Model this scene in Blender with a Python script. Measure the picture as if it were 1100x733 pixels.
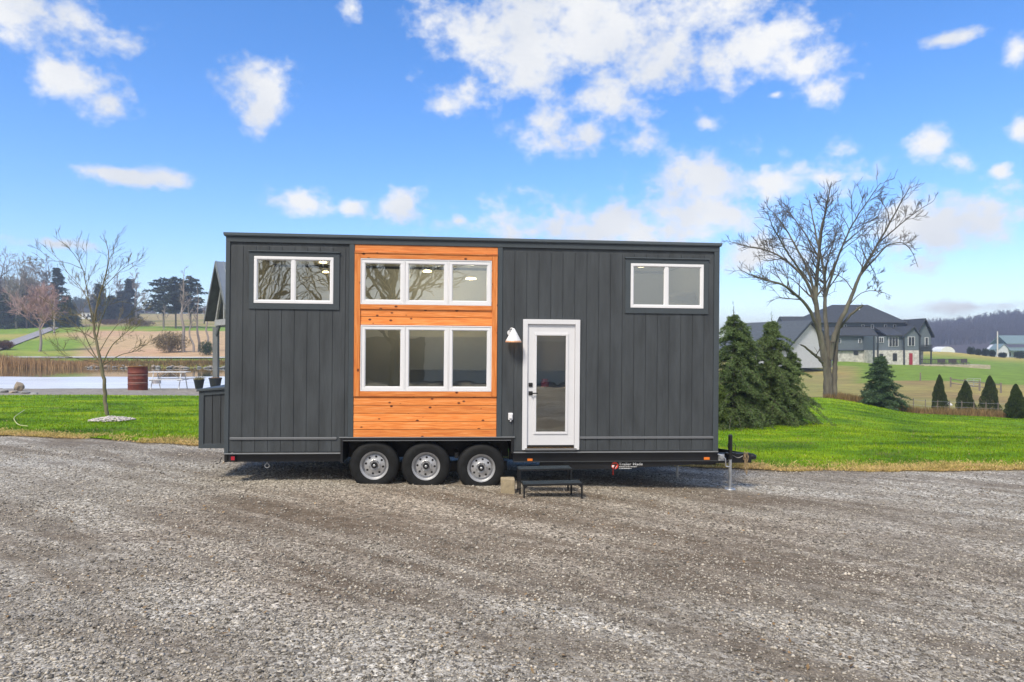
import bpy, math, random
import numpy as np
from mathutils import Vector, Matrix, Euler
R = math.radians
for o in list(bpy.data.objects): bpy.data.objects.remove(o)
SC = bpy.context.scene
COL = SC.collection

# ------------------------------------------------------------------ camera
CAMH = 2.36; F = 733.0; CX = 550.0; HY = 372.0
cd = bpy.data.cameras.new('camera'); cam = bpy.data.objects.new('camera', cd); COL.objects.link(cam)
cam.location = (0, 0, CAMH); cam.rotation_euler = (R(90), 0, 0)
cd.sensor_width = 36; cd.lens = 24.0; cd.clip_start = 0.1; cd.clip_end = 6000
cd.shift_y = (HY - 366.5) / 1100.0
SC.camera = cam

# ------------------------------------------------------------------ exposure, sky, sun
SUN_EL, SUN_AZ = 52.0, 208.0        # azimuth clockwise from +Y (view direction); sun is behind-left of the camera
vs = SC.view_settings
vs.view_transform = 'Standard'; vs.look = 'None'; vs.gamma = 1.0; vs.use_curve_mapping = False
vs.exposure = 1.04
W = bpy.data.worlds.new('World'); SC.world = W; W.use_nodes = True
wt = W.node_tree; wn = wt.nodes; wl = wt.links; wn.clear()
def wnode(t, **k):
    n = wn.new(t)
    for a, b in k.items(): setattr(n, a, b)
    return n
def wmath(op, a, b=None, clamp=False):
    n = wnode('ShaderNodeMath', operation=op); n.use_clamp = clamp
    for i, v in enumerate((a, b)):
        if v is None: continue
        if isinstance(v, (int, float)): n.inputs[i].default_value = v
        else: wl.new(v, n.inputs[i])
    return n.outputs[0]
sky = wnode('ShaderNodeTexSky', sky_type='NISHITA'); sky.sun_disc = False
sky.sun_elevation = R(SUN_EL); sky.sun_rotation = R(SUN_AZ); sky.altitude = 300
sky.air_density = 1.0; sky.dust_density = 0.6; sky.ozone_density = 3.0
tc = wnode('ShaderNodeTexCoord')
sep = wnode('ShaderNodeSeparateXYZ'); wl.new(tc.outputs['Generated'], sep.inputs[0])
az = wmath('ARCTAN2', sep.outputs[0], sep.outputs[1])
el = wmath('ARCSINE', sep.outputs[2])
comb = wnode('ShaderNodeCombineXYZ'); wl.new(az, comb.inputs[0]); wl.new(el, comb.inputs[1])
blobs = [(38,18,74,42),(84,92,42,26),(55,78,26,20),(112,110,20,16),(262,86,24,22),(290,98,24,22),(276,120,26,16),
 (378,8,12,14),(545,25,70,60),(500,105,34,18),(570,75,50,34),(690,45,130,62),(640,8,130,40),(800,52,85,42),(868,75,38,26),(884,95,20,20),(650,108,52,20),
 (588,134,34,20),(640,146,62,20),(688,150,24,14),(755,193,60,27),(832,195,72,27),(728,182,26,20),(885,192,24,10),
 (640,246,120,30),(745,240,95,34),(565,250,40,10),(318,217,32,16),(432,224,24,16),(381,222,14,8),(185,192,32,10),(110,186,42,7),
 (1003,160,24,20),(1025,172,20,14),(902,158,20,12),(762,132,16,9),(1074,185,10,7),(834,102,10,5),(1003,243,60,32),(1042,236,44,26),
 (1090,58,18,14),(1094,142,14,12),(1015,44,24,7),(820,268,50,30),(1050,330,95,7),(60,262,50,6),(495,237,9,6)]
minlen = None
for (px, py, rx, ry) in blobs:
    a0 = math.atan2(px-CX, F); rr = math.hypot(px-CX, F); e0 = math.atan2(HY-py, rr)
    sx = 1/(rx/F*math.cos(a0)**2); sy = 1/(ry/rr*math.cos(e0)**2)
    n = wnode('ShaderNodeVectorMath', operation='MULTIPLY_ADD'); wl.new(comb.outputs[0], n.inputs[0])
    n.inputs[1].default_value = (sx, sy, 0); n.inputs[2].default_value = (-a0*sx, -e0*sy, 0)
    m = wnode('ShaderNodeVectorMath', operation='LENGTH'); wl.new(n.outputs[0], m.inputs[0])
    if minlen is None: minlen = m.outputs['Value']
    else:
        q_ = wnode('ShaderNodeMath', operation='SMOOTH_MIN'); wl.new(minlen, q_.inputs[0]); wl.new(m.outputs['Value'], q_.inputs[1]); q_.inputs[2].default_value = .45; minlen = q_.outputs[0]
def wnoise(scale, detail, rough, off=0.0, stretch=(1, 1, 1)):
    mp = wnode('ShaderNodeMapping'); mp.inputs['Scale'].default_value = stretch; mp.inputs['Location'].default_value = (off, off*.7, off*.3)
    wl.new(tc.outputs['Generated'], mp.inputs[0])
    t = wnode('ShaderNodeTexNoise'); t.inputs['Scale'].default_value = scale; t.inputs['Detail'].default_value = detail
    t.inputs['Roughness'].default_value = rough; wl.new(mp.outputs[0], t.inputs[0]); return t.outputs['Fac']
nz = wnoise(20, 10, .60, 3.1, (1, 1, 1.35)); nz1 = wnoise(7, 4, .5, 5.7, (1, 1, 1.4))
field = wmath('SUBTRACT', 1.36, minlen)
field = wmath('ADD', field, wmath('MULTIPLY', wmath('SUBTRACT', nz, .5), 4.2)); field = wmath('ADD', field, wmath('MULTIPLY', wmath('SUBTRACT', nz1, .5), 1.3))
# generic clouds for the sky behind and above the camera
g = wmath('MULTIPLY', wmath('SUBTRACT', wnoise(2.2, 7, .55, 8.2, (1, 1, 2)), .5), 7.0)
behind = wmath('SUBTRACT', .05, sep.outputs[1])
behind = wmath('MULTIPLY', behind, 6.0, True)
g = wmath('ADD', g, wmath('MULTIPLY', behind, 3.9)); g = wmath('SUBTRACT', g, 2.6)
field = wmath('MAXIMUM', field, g)
mr = wnode('ShaderNodeMapRange', interpolation_type='SMOOTHSTEP'); wl.new(field, mr.inputs[0])
mr.inputs[1].default_value = -0.05; mr.inputs[2].default_value = 1.3
cov = wmath('MULTIPLY', mr.outputs[0], 0.97)
# sky colour: air scattering plus a pale band of mist near the horizon
hs = wnode('ShaderNodeHueSaturation'); hs.inputs['Saturation'].default_value = 1.27; hs.inputs['Value'].default_value = 1.28; wl.new(sky.outputs[0], hs.inputs['Color'])
ht = wnode('ShaderNodeMixRGB', blend_type='MULTIPLY'); ht.inputs[0].default_value = 1; ht.inputs[2].default_value = (1.0, .945, 1.05, 1); wl.new(hs.outputs[0], ht.inputs[1])
cs = wnoise(5, 5, .5, 12.0)
cr = wnode('ShaderNodeMixRGB'); cr.inputs[1].default_value = (4.5, 4.65, 4.9, 1); cr.inputs[2].default_value = (5.5, 5.5, 5.45, 1)
sh = wnode('ShaderNodeMapRange'); wl.new(cs, sh.inputs[0]); sh.inputs[1].default_value = .38; sh.inputs[2].default_value = .56
wl.new(sh.outputs[0], cr.inputs[0])
mx = wnode('ShaderNodeMixRGB'); wl.new(cov, mx.inputs[0]); wl.new(ht.outputs[0], mx.inputs[1]); wl.new(cr.outputs[0], mx.inputs[2])
bg = wnode('ShaderNodeBackground'); bg.inputs[1].default_value = 0.09; wl.new(mx.outputs[0], bg.inputs[0])
wo = wnode('ShaderNodeOutputWorld'); wl.new(bg.outputs[0], wo.inputs[0])
sd = bpy.data.lights.new('sun', 'SUN'); sd.energy = 2.0; sd.angle = R(14); sd.color = (1, .90, .76)
so = bpy.data.objects.new('sun', sd); COL.objects.link(so)
se, sa = R(SUN_EL), R(SUN_AZ)
sdir = Vector((math.sin(sa)*math.cos(se), math.cos(sa)*math.cos(se), math.sin(se)))
so.rotation_euler = sdir.to_track_quat('Z', 'Y').to_euler(); so.location = (0, 0, 60)

# ------------------------------------------------------------------ helpers
def tag(o, label=None, cat=None, group=None, kind=None):
    if label: o['label'] = label
    if cat: o['category'] = cat
    if group: o['group'] = group
    if kind: o['kind'] = kind
    return o
def empty(name, loc=(0, 0, 0), rz=0.0):
    o = bpy.data.objects.new(name, None); COL.objects.link(o); o.location = loc; o.rotation_euler = (0, 0, rz); o.empty_display_size = .2; return o
def obj(name, verts, faces, m, parent=None, smooth=False):
    me = bpy.data.meshes.new(name)
    if isinstance(verts, np.ndarray) and isinstance(faces, np.ndarray):
        k = faces.shape[1]
        me.vertices.add(len(verts)); me.vertices.foreach_set('co', verts.astype(np.float32).ravel())
        me.loops.add(faces.size); me.loops.foreach_set('vertex_index', faces.astype(np.int32).ravel())
        me.polygons.add(len(faces)); me.polygons.foreach_set('loop_start', np.arange(0, faces.size, k, dtype=np.int32))
        me.update(calc_edges=True)
    else:
        me.from_pydata([tuple(v) for v in verts], [], [tuple(f) for f in faces]); me.update()
    if smooth: me.polygons.foreach_set('use_smooth', np.ones(len(me.polygons), dtype=bool))
    ms = m if isinstance(m, (list, tuple)) else [m]
    for q in ms: me.materials.append(q)
    o = bpy.data.objects.new(name, me); COL.objects.link(o)
    if parent: o.parent = parent
    return o
class MB:
    def __init__(s): s.v = []; s.f = []
    def box(s, a, b):
        x0, y0, z0 = [min(p, q) for p, q in zip(a, b)]; x1, y1, z1 = [max(p, q) for p, q in zip(a, b)]
        n = len(s.v)
        s.v += [(x0,y0,z0),(x1,y0,z0),(x1,y1,z0),(x0,y1,z0),(x0,y0,z1),(x1,y0,z1),(x1,y1,z1),(x0,y1,z1)]
        s.f += [(n,n+3,n+2,n+1),(n+4,n+5,n+6,n+7),(n,n+1,n+5,n+4),(n+1,n+2,n+6,n+5),(n+2,n+3,n+7,n+6),(n+3,n,n+4,n+7)]
        return s
    def prism(s, pts, d):
        """closed polygon of 3d points (anticlockwise seen against d) swept along vector d"""
        n = len(s.v); k = len(pts); d = Vector(d)
        s.v += [tuple(p) for p in pts] + [tuple(Vector(p)+d) for p in pts]
        s.f += [tuple(range(n+k-1, n-1, -1)), tuple(range(n+k, n+2*k))]
        s.f += [(n+i, n+(i+1) % k, n+k+(i+1) % k, n+k+i) for i in range(k)]
        return s
    def tube(s, pts, rad, sides=8, cap=True):
        pts = [Vector(p) for p in pts]
        if isinstance(rad, (int, float)): rad = [rad]*len(pts)
        n0 = len(s.v); ref = None
        for i, p in enumerate(pts):
            t = (pts[min(i+1, len(pts)-1)] - pts[max(i-1, 0)])
            t = t.normalized() if t.length > 1e-9 else Vector((0, 0, 1))
            if ref is None: ref = Vector((1, 0, 0)) if abs(t.x) < .8 else Vector((0, 1, 0))
            a = (ref - t*ref.dot(t)); a = a.normalized() if a.length > 1e-6 else t.orthogonal().normalized(); ref = a; b = t.cross(a)
            for k in range(sides):
                q = 2*math.pi*k/sides; s.v.append(tuple(p + (a*math.cos(q) + b*math.sin(q))*rad[i]))
        for i in range(len(pts)-1):
            for k in range(sides):
                a0 = n0+i*sides+k; a1 = n0+i*sides+(k+1) % sides
                s.f.append((a0, a1, a1+sides, a0+sides))
        if cap and sides > 2:
            s.f.append(tuple(range(n0+sides-1, n0-1, -1))); e = n0+(len(pts)-1)*sides; s.f.append(tuple(range(e, e+sides)))
        return s
    def lathe(s, prof, c, axis='z', seg=32):
        """prof: list of (r, h) revolved round axis through c"""
        n0 = len(s.v); c = Vector(c)
        for (r, h) in prof:
            for k in range(seg):
                q = 2*math.pi*k/seg; x, y = r*math.cos(q), r*math.sin(q)
                s.v.append(tuple(c + (Vector((x, y, h)) if axis == 'z' else Vector((x, h, y)) if axis == 'y' else Vector((h, x, y)))))
        for i in range(len(prof)-1):
            for k in range(seg):
                a0 = n0+i*seg+k; a1 = n0+i*seg+(k+1) % seg
                s.f.append((a0, a1, a1+seg, a0+seg) if axis != 'y' else (a0, a0+seg, a1+seg, a1))
        return s
    def build(s, name, m, parent=None, bevel=0, smooth=False):
        o = obj(name, s.v, s.f, m, parent, smooth)
        if bevel:
            b = o.modifiers.new('bevel', 'BEVEL'); b.width = bevel; b.segments = 2; b.limit_method = 'ANGLE'; b.angle_limit = R(40)
        if smooth:
            o.data.set_sharp_from_angle(angle=R(40))
        return o

def mat(name, col, rough=.7, metal=0.0, var=0.0, vscale=3.0, bump=0.0, bscale=40.0, island=0.0, col2=None, stretch=(1, 1, 1), spec=.5, subs=0.0, trans=0.0, coords='Object'):
    m = bpy.data.materials.new(name); m.use_nodes = True; nt = m.node_tree; N = nt.nodes; L = nt.links
    p = N['Principled BSDF']; p.inputs['Roughness'].default_value = rough; p.inputs['Metallic'].default_value = metal
    p.inputs['Specular IOR Level'].default_value = spec
    c = (*col, 1); p.inputs['Base Color'].default_value = c
    tcn = N.new('ShaderNodeTexCoord'); mp = N.new('ShaderNodeMapping'); mp.inputs['Scale'].default_value = stretch
    L.new(tcn.outputs[coords], mp.inputs[0])
    last = None
    if var > 0 or col2:
        t = N.new('ShaderNodeTexNoise'); t.inputs['Scale'].default_value = vscale; t.inputs['Detail'].default_value = 6; t.inputs['Roughness'].default_value = .62
        L.new(mp.outputs[0], t.inputs[0])
        r = N.new('ShaderNodeMapRange'); r.inputs[1].default_value = .33; r.inputs[2].default_value = .67; L.new(t.outputs['Fac'], r.inputs[0])
        x = N.new('ShaderNodeMixRGB'); L.new(r.outputs[0], x.inputs[0])
        if col2: x.inputs[1].default_value = c; x.inputs[2].default_value = (*col2, 1)
        else:
            x.inputs[1].default_value = (*[min(1, q*(1-var)) for q in col], 1); x.inputs[2].default_value = (*[min(1, q*(1+var)) for q in col], 1)
        last = x.outputs[0]
    if island > 0:
        gg = N.new('ShaderNodeNewGeometry'); r = N.new('ShaderNodeMapRange'); L.new(gg.outputs['Random Per Island'], r.inputs[0])
        r.inputs[3].default_value = 1-island; r.inputs[4].default_value = 1+island
        x = N.new('ShaderNodeVectorMath'); x.operation = 'SCALE'; L.new(r.outputs[0], x.inputs['Scale'])
        if last: L.new(last, x.inputs[0])
        else: x.inputs[0].default_value = col
        last = x.outputs[0]
    if last: L.new(last, p.inputs['Base Color'])
    if bump > 0:
        t = N.new('ShaderNodeTexNoise'); t.inputs['Scale'].default_value = bscale; t.inputs['Detail'].default_value = 5; L.new(mp.outputs[0], t.inputs[0])
        b = N.new('ShaderNodeBump'); b.inputs['Strength'].default_value = bump; b.inputs['Distance'].default_value = .02; L.new(t.outputs['Fac'], b.inputs['Height']); L.new(b.outputs[0], p.inputs['Normal'])
    if trans > 0:
        tr = N.new('ShaderNodeBsdfTranslucent'); ms = N.new('ShaderNodeMixShader'); ms.inputs[0].default_value = trans
        if last: L.new(last, tr.inputs[0])
        else: tr.inputs[0].default_value = c
        L.new(p.outputs[0], ms.inputs[1]); L.new(tr.outputs[0], ms.inputs[2]); L.new(ms.outputs[0], N['Material Output'].inputs[0])
    return m
def emis(name, col, s):
    m = bpy.data.materials.new(name); m.use_nodes = True; p = m.node_tree.nodes['Principled BSDF']
    p.inputs['Base Color'].default_value = (*col, 1); p.inputs['Emission Color'].default_value = (*col, 1); p.inputs['Emission Strength'].default_value = s; return m
def glassmat(name, tint=(.75, .82, .8), f0=1.5, refl=.22):
    m = bpy.data.materials.new(name); m.use_nodes = True; nt = m.node_tree; N = nt.nodes; L = nt.links; N.clear()
    o = N.new('ShaderNodeOutputMaterial'); t = N.new('ShaderNodeBsdfTransparent'); t.inputs[0].default_value = (*tint, 1)
    gl = N.new('ShaderNodeBsdfGlossy'); gl.inputs['Roughness'].default_value = .008; gl.inputs[0].default_value = (.95, 1, .98, 1)
    fr = N.new('ShaderNodeFresnel'); fr.inputs[0].default_value = f0
    a = N.new('ShaderNodeMath'); a.operation = 'ADD'; a.use_clamp = True; a.inputs[1].default_value = refl; L.new(fr.outputs[0], a.inputs[0])
    nz = N.new('ShaderNodeTexNoise'); nz.inputs['Scale'].default_value = 2.2; tcn = N.new('ShaderNodeTexCoord'); L.new(tcn.outputs['Object'], nz.inputs[0])
    b = N.new('ShaderNodeBump'); b.inputs['Strength'].default_value = .12; b.inputs['Distance'].default_value = .01; L.new(nz.outputs['Fac'], b.inputs['Height']); L.new(b.outputs[0], gl.inputs['Normal'])
    x = N.new('ShaderNodeMixShader'); L.new(a.outputs[0], x.inputs[0]); L.new(t.outputs[0], x.inputs[1]); L.new(gl.outputs[0], x.inputs[2]); L.new(x.outputs[0], o.inputs[0])
    return m

def split(o):
    me = o.data; n = len(me.vertices); par = list(range(n))
    def find(a):
        while par[a] != a: par[a] = par[par[a]]; a = par[a]
        return a
    for e in me.edges:
        a, b_ = find(e.vertices[0]), find(e.vertices[1])
        if a != b_: par[a] = b_
    gr_ = {}
    for p in me.polygons: gr_.setdefault(find(p.vertices[0]), []).append(tuple(p.vertices))
    if len(gr_) < 2: return
    vs_ = [tuple(v.co) for v in me.vertices]
    for i, fs in enumerate(gr_.values()):
        use = sorted({v for f_ in fs for v in f_}); mp_ = {v: j for j, v in enumerate(use)}
        m2 = bpy.data.meshes.new(me.name); m2.from_pydata([vs_[v] for v in use], [], [tuple(mp_[v] for v in f_) for f_ in fs]); m2.materials.append(me.materials[0]); m2.update()
        if i == 0: o.data = m2
        else: c = o.copy(); c.data = m2; COL.objects.link(c)

# ------------------------------------------------------------------ terrain
COLS = [-1500, -600, 0, 240, 420, 600, 772, 880, 1000, 1100, 1900]
P = {}
P[0] = [(0,.1),(16,.1),(33,0),(38,-.12),(44,-.38),(47.5,-.62),(52,-1),(92,-1),(97,-.45),(101,-.1),(113,.45),(140,2.0),(200,6.4),(300,13.4),(450,24),(800,26),(2000,5),(5000,0)]
P[240] = [(0,.1),(16,.05),(33,-.05),(38,-.12),(44,-.38),(47.5,-.62),(52,-1),(88,-1),(94,-.45),(100,-.1),(113,.35),(140,2.1),(220,8.2),(300,13.6),(450,24),(800,26),(2000,5),(5000,0)]
P[-600] = [(0,.1),(33,0),(44,-.1),(60,.1),(113,.9),(200,6),(450,24),(800,26),(2000,5),(5000,0)]
P[-1500] = P[-600]
P[420] = [(0,0),(33,-.1),(60,.1),(113,.9),(200,6),(300,12),(450,20),(800,20),(2000,5),(5000,0)]
P[600] = [(0,-.1),(16,-.15),(33,-.3),(60,0),(113,.5),(200,4),(300,10),(450,14),(800,14),(2000,5),(5000,0)]
P[772] = [(0,-.2),(14,-.27),(25,-.5),(40,-.9),(50,-1.5),(70,-2.2),(100,-1.6),(125,-.3),(160,1.0),(250,3),(400,6),(650,10),(800,8),(2000,0),(5000,0)]
P[880] = [(0,-.2),(14,-.27),(25,-.5),(44,-.95),(48,-1.15),(60,-2.2),(80,-2.6),(110,-2.2),(132,-.9),(145,-.6),(170,-.5),(250,-5),(500,0),(650,9),(900,8),(2000,0),(5000,0)]
P[1000] = [(0,-.2),(14,-.27),(25,-.8),(41,-1.75),(43,-1.95),(48,-2.7),(70,-2.75),(100,-2.3),(125,-1.75),(140,-1.2),(190,1.0),(215,.5),(260,-4),(400,-8),(550,5),(650,15),(900,9),(2000,0),(5000,0)]
P[1100] = [(0,-.2),(14,-.27),(25,-.9),(38,-1.8),(43,-2.15),(48,-2.9),(70,-3.1),(100,-3.1),(150,-2.1),(190,-1.0),(215,-1.5),(260,-5),(400,-8),(550,8),(650,25),(900,12),(2000,0),(5000,0)]
P[1900] = P[1100]
def sm(a): return a*a*(3-2*a)
PX = [np.array(P[c], float) for c in COLS]
def H0(x, y):
    x = np.asarray(x, float); y = np.asarray(y, float)
    near = -0.042*np.clip(x, -3.2, 6.0)
    yy = np.maximum(y, 1.0); u = np.clip(CX + F*x/yy, COLS[0]+1, COLS[-1]-1)
    out = np.zeros(np.broadcast(x, y).shape); ix = np.clip(np.searchsorted(COLS, u)-1, 0, len(COLS)-2)
    Z = np.stack([np.interp(yy, p[:, 0], p[:, 1]) for p in PX])
    c = np.array(COLS, float); a = sm((u-c[ix])/(c[ix+1]-c[ix]))
    za = np.take_along_axis(Z, ix[None], 0)[0]; zb = np.take_along_axis(Z, (ix+1)[None], 0)[0]
    far = za*(1-a)+zb*a
    w = sm(np.clip((y-15)/10, 0, 1))
    return near*(1-w)+far*w
def H(x, y):
    x = np.atleast_1d(np.asarray(x, float)); y = np.atleast_1d(np.asarray(y, float))
    s = np.clip(.04*y, .3, 8)
    return (H0(x, y)*2 + H0(x, y+s) + H0(x, y-s))/4
def Hs(x, y): return float(H(x, y)[0])
def loc(px, py, dmax=900.):
    """where the sight line through a photo pixel meets the ground"""
    d = np.concatenate([np.arange(4, 60, .1), np.arange(60, dmax, .5)])
    x = (px-CX)/F*d; z = CAMH-(py-HY)/F*d; g = H(x, d)
    k = np.nonzero(g >= z)[0]; i = k[0] if len(k) else len(d)-1
    return Vector((x[i], d[i], g[i]))
def col_at(px, d): x = (px-CX)/F*d; return Vector((x, d, Hs(x, d)))
rng = np.random.default_rng(7)
def vnoise(x, y, s, seed=0):
    """cheap smooth value noise"""
    x = np.asarray(x)/s; y = np.asarray(y)/s; xi = np.floor(x).astype(int); yi = np.floor(y).astype(int); fx = sm(x-xi); fy = sm(y-yi)
    def h(a, b):
        n = (a*374761393 + b*668265263 + seed*974634777) & 0x7fffffff; n = (n ^ (n >> 13))*1274126177 & 0x7fffffff
        return ((n ^ (n >> 16)) & 0xffff)/65535.0
    return (h(xi, yi)*(1-fx)+h(xi+1, yi)*fx)*(1-fy)+(h(xi, yi+1)*(1-fx)+h(xi+1, yi+1)*fx)*fy
def fbm(x, y, s, seed=0): return (vnoise(x, y, s, seed)*.5+vnoise(x, y, s/2.1, seed+1)*.27+vnoise(x, y, s/4.3, seed+2)*.15+vnoise(x, y, s/9, seed+3)*.08)

def sheet_grid(xs, ys, zoff=0.0, fn=None):
    X, Y = np.meshgrid(xs, ys); Z = H(X.ravel(), Y.ravel()) + zoff
    v = np.stack([X.ravel(), Y.ravel(), Z], 1); nx, ny = len(xs), len(ys)
    i = (np.arange(ny-1)[:, None]*nx+np.arange(nx-1)[None]).ravel()
    return v, np.stack([i, i+1, i+nx+1, i+nx], 1)
def strip(edge0, edge1, nx, ny, x0, x1, zoff, powr=1.0, amp=0.0):
    xs = np.linspace(x0, x1, nx); t = np.linspace(0, 1, ny)**powr
    X = np.tile(xs, (ny, 1)); Y = edge0(xs)[None]*(1-t[:, None])+edge1(xs)[None]*t[:, None]
    Z = H(X.ravel(), Y.ravel())+zoff
    if amp: Z = Z + amp*(fbm(X.ravel(), Y.ravel(), 1.6, 5)-.5)
    v = np.stack([X.ravel(), Y.ravel(), Z], 1)
    i = (np.arange(ny-1)[:, None]*nx+np.arange(nx-1)[None]).ravel()
    return v, np.stack([i, i+1, i+nx+1, i+nx], 1)

# ground colours by place (fields, dead grass, bank)
def zonecol(x, y):
    u = CX+F*x/np.maximum(y, 1); n = fbm(x, y, 30, 3); n2 = fbm(x*.4, y, 9, 11)
    tan = np.array([.50, .36, .20]); pink = np.array([.52, .34, .21]); green = np.array([.17, .26, .035]); olive = np.array([.24, .23, .075]); yel = np.array([.42, .35, .10]); wood = np.array([.085, .07, .075])
    def M(a, b, t): t = np.clip(t, 0, 1)[:, None]; return a*(1-t)+b*t
    c = np.tile(green, (len(x), 1))
    left = u < 480
    cl = M(olive, green, (n2-.4)*4)                                        # bank
    tl = M(np.tile(tan, (len(x), 1)), np.tile(pink, (len(x), 1)), (n-.35)*3)
    gl = M(green*1.15, yel, (n-.45)*2.5)
    field = M(gl, tl, np.clip((u-75+50*(n-.5))/25, 0, 1)*(y < 205+30*(n2-.5)) )
    top = M(olive*1.1, tan*.9, (n2-.35)*3)
    field = np.where((y > 236)[:, None], top, field)
    cl = np.where((y > 116)[:, None], field, cl)
    brown = M(np.tile(np.array([.33, .28, .09]), (len(x), 1)), np.tile(np.array([.27, .20, .085]), (len(x), 1)), (n2-.4)*4)
    brown = M(brown, np.tile(olive, (len(x), 1)), (n-.42)*4)
    cr = np.where((y > 86+18*(n-.5)-np.clip((930-u)*.5, -10, 0))[:, None], green*1.0, brown)
    cr = M(cr, brown*1.1, ((u < 925) & (y < 128))*np.clip((935-u)/25, 0, 1))
    cr = M(cr, np.tile(yel, (len(x), 1)), np.clip((y-158)/25, 0, 1))
    cr = np.where((y > 205)[:, None], green*.9, cr)
    c = np.where(left[:, None], cl, cr)
    c = np.where((y > 430)[:, None], wood, c)
    return c
def nonuni(lo, hi, knots):
    out = [];
    for a, b, s in knots: out.append(np.arange(a, b, s))
    return np.concatenate(out+[[knots[-1][1]]])
xs = nonuni(0, 0, [(-1500,-900,120),(-900,-300,30),(-300,-120,6),(-120,-20,1.5),(-20,20,1.0),(20,120,1.5),(120,300,5),(300,900,25),(900,1500,120)])
ys = nonuni(0, 0, [(-900,-100,160),(-100,-10,10),(-10,12,2),(12,60,.8),(60,240,1.8),(240,700,10),(700,1500,80)])
v, f = sheet_grid(xs, ys)
v[:, 2] += np.where(v[:, 1] > 60, (fbm(v[:, 0], v[:, 1], 14, 9)-.5)*.5, 0)
inlot = (v[:, 1] < 44) & (v[:, 0] > -75) & (v[:, 0] < 75); v[inlot, 2] -= .06
def soil():
    m = bpy.data.materials.new('field_ground'); m.use_nodes = True; N = m.node_tree.nodes; L = m.node_tree.links; p = N['Principled BSDF']; p.inputs['Roughness'].default_value = .95; p.inputs['Specular IOR Level'].default_value = .15
    a = N.new('ShaderNodeAttribute'); a.attribute_name = 'zone'
    tcn = N.new('ShaderNodeTexCoord'); mp = N.new('ShaderNodeMapping'); mp.inputs['Scale'].default_value = (.35, 1, 1); L.new(tcn.outputs['Object'], mp.inputs[0])
    t = N.new('ShaderNodeTexNoise'); t.inputs['Scale'].default_value = .9; t.inputs['Detail'].default_value = 9; t.inputs['Roughness'].default_value = .72; L.new(mp.outputs[0], t.inputs[0])
    r = N.new('ShaderNodeMapRange'); r.inputs[1].default_value = .3; r.inputs[2].default_value = .7; r.inputs[3].default_value = .62; r.inputs[4].default_value = 1.38; L.new(t.outputs['Fac'], r.inputs[0])
    s = N.new('ShaderNodeVectorMath'); s.operation = 'SCALE'; L.new(a.outputs['Color'], s.inputs[0]); L.new(r.outputs[0], s.inputs['Scale']); L.new(s.outputs[0], p.inputs['Base Color'])
    b = N.new('ShaderNodeBump'); b.inputs['Strength'].default_value = .6; b.inputs['Distance'].default_value = .25; L.new(t.outputs['Fac'], b.inputs['Height']); L.new(b.outputs[0], p.inputs['Normal'])
    return m
ground = tag(obj('ground', v, f, soil(), smooth=True), kind='structure')
zc = zonecol(v[:, 0], v[:, 1]); ca = ground.data.color_attributes.new('zone', 'FLOAT_COLOR', 'POINT')
ca.data.foreach_set('color', np.concatenate([zc, np.ones((len(zc), 1))], 1).astype(np.float32).ravel())

# gravel lot and lawn
EX = np.array([-80, -30, -18, -13, -10, -7.4, -3, 0, 3.5, 9.7, 16, 30, 80]); EY = np.array([26, 20, 18.3, 17.2, 16.5, 15.4, 14.7, 14.4, 14.25, 14.4, 14.6, 15.5, 20])
def edge(x): return np.interp(x, EX, EY)+.55*(fbm(x, x*0+3, 1.1, 2)-.5)
BX = np.array([-80, -30, -24, -16, -8, 0, 8, 16, 20, 24, 28, 33, 80]); BY = np.array([36, 33, 33, 33, 33.5, 36, 42, 46.5, 44, 42.2, 41.5, 41, 42])
def back(x): return np.interp(x, BX, BY)+.6*(fbm(x, x*0+9, 4, 8)-.5)

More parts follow.
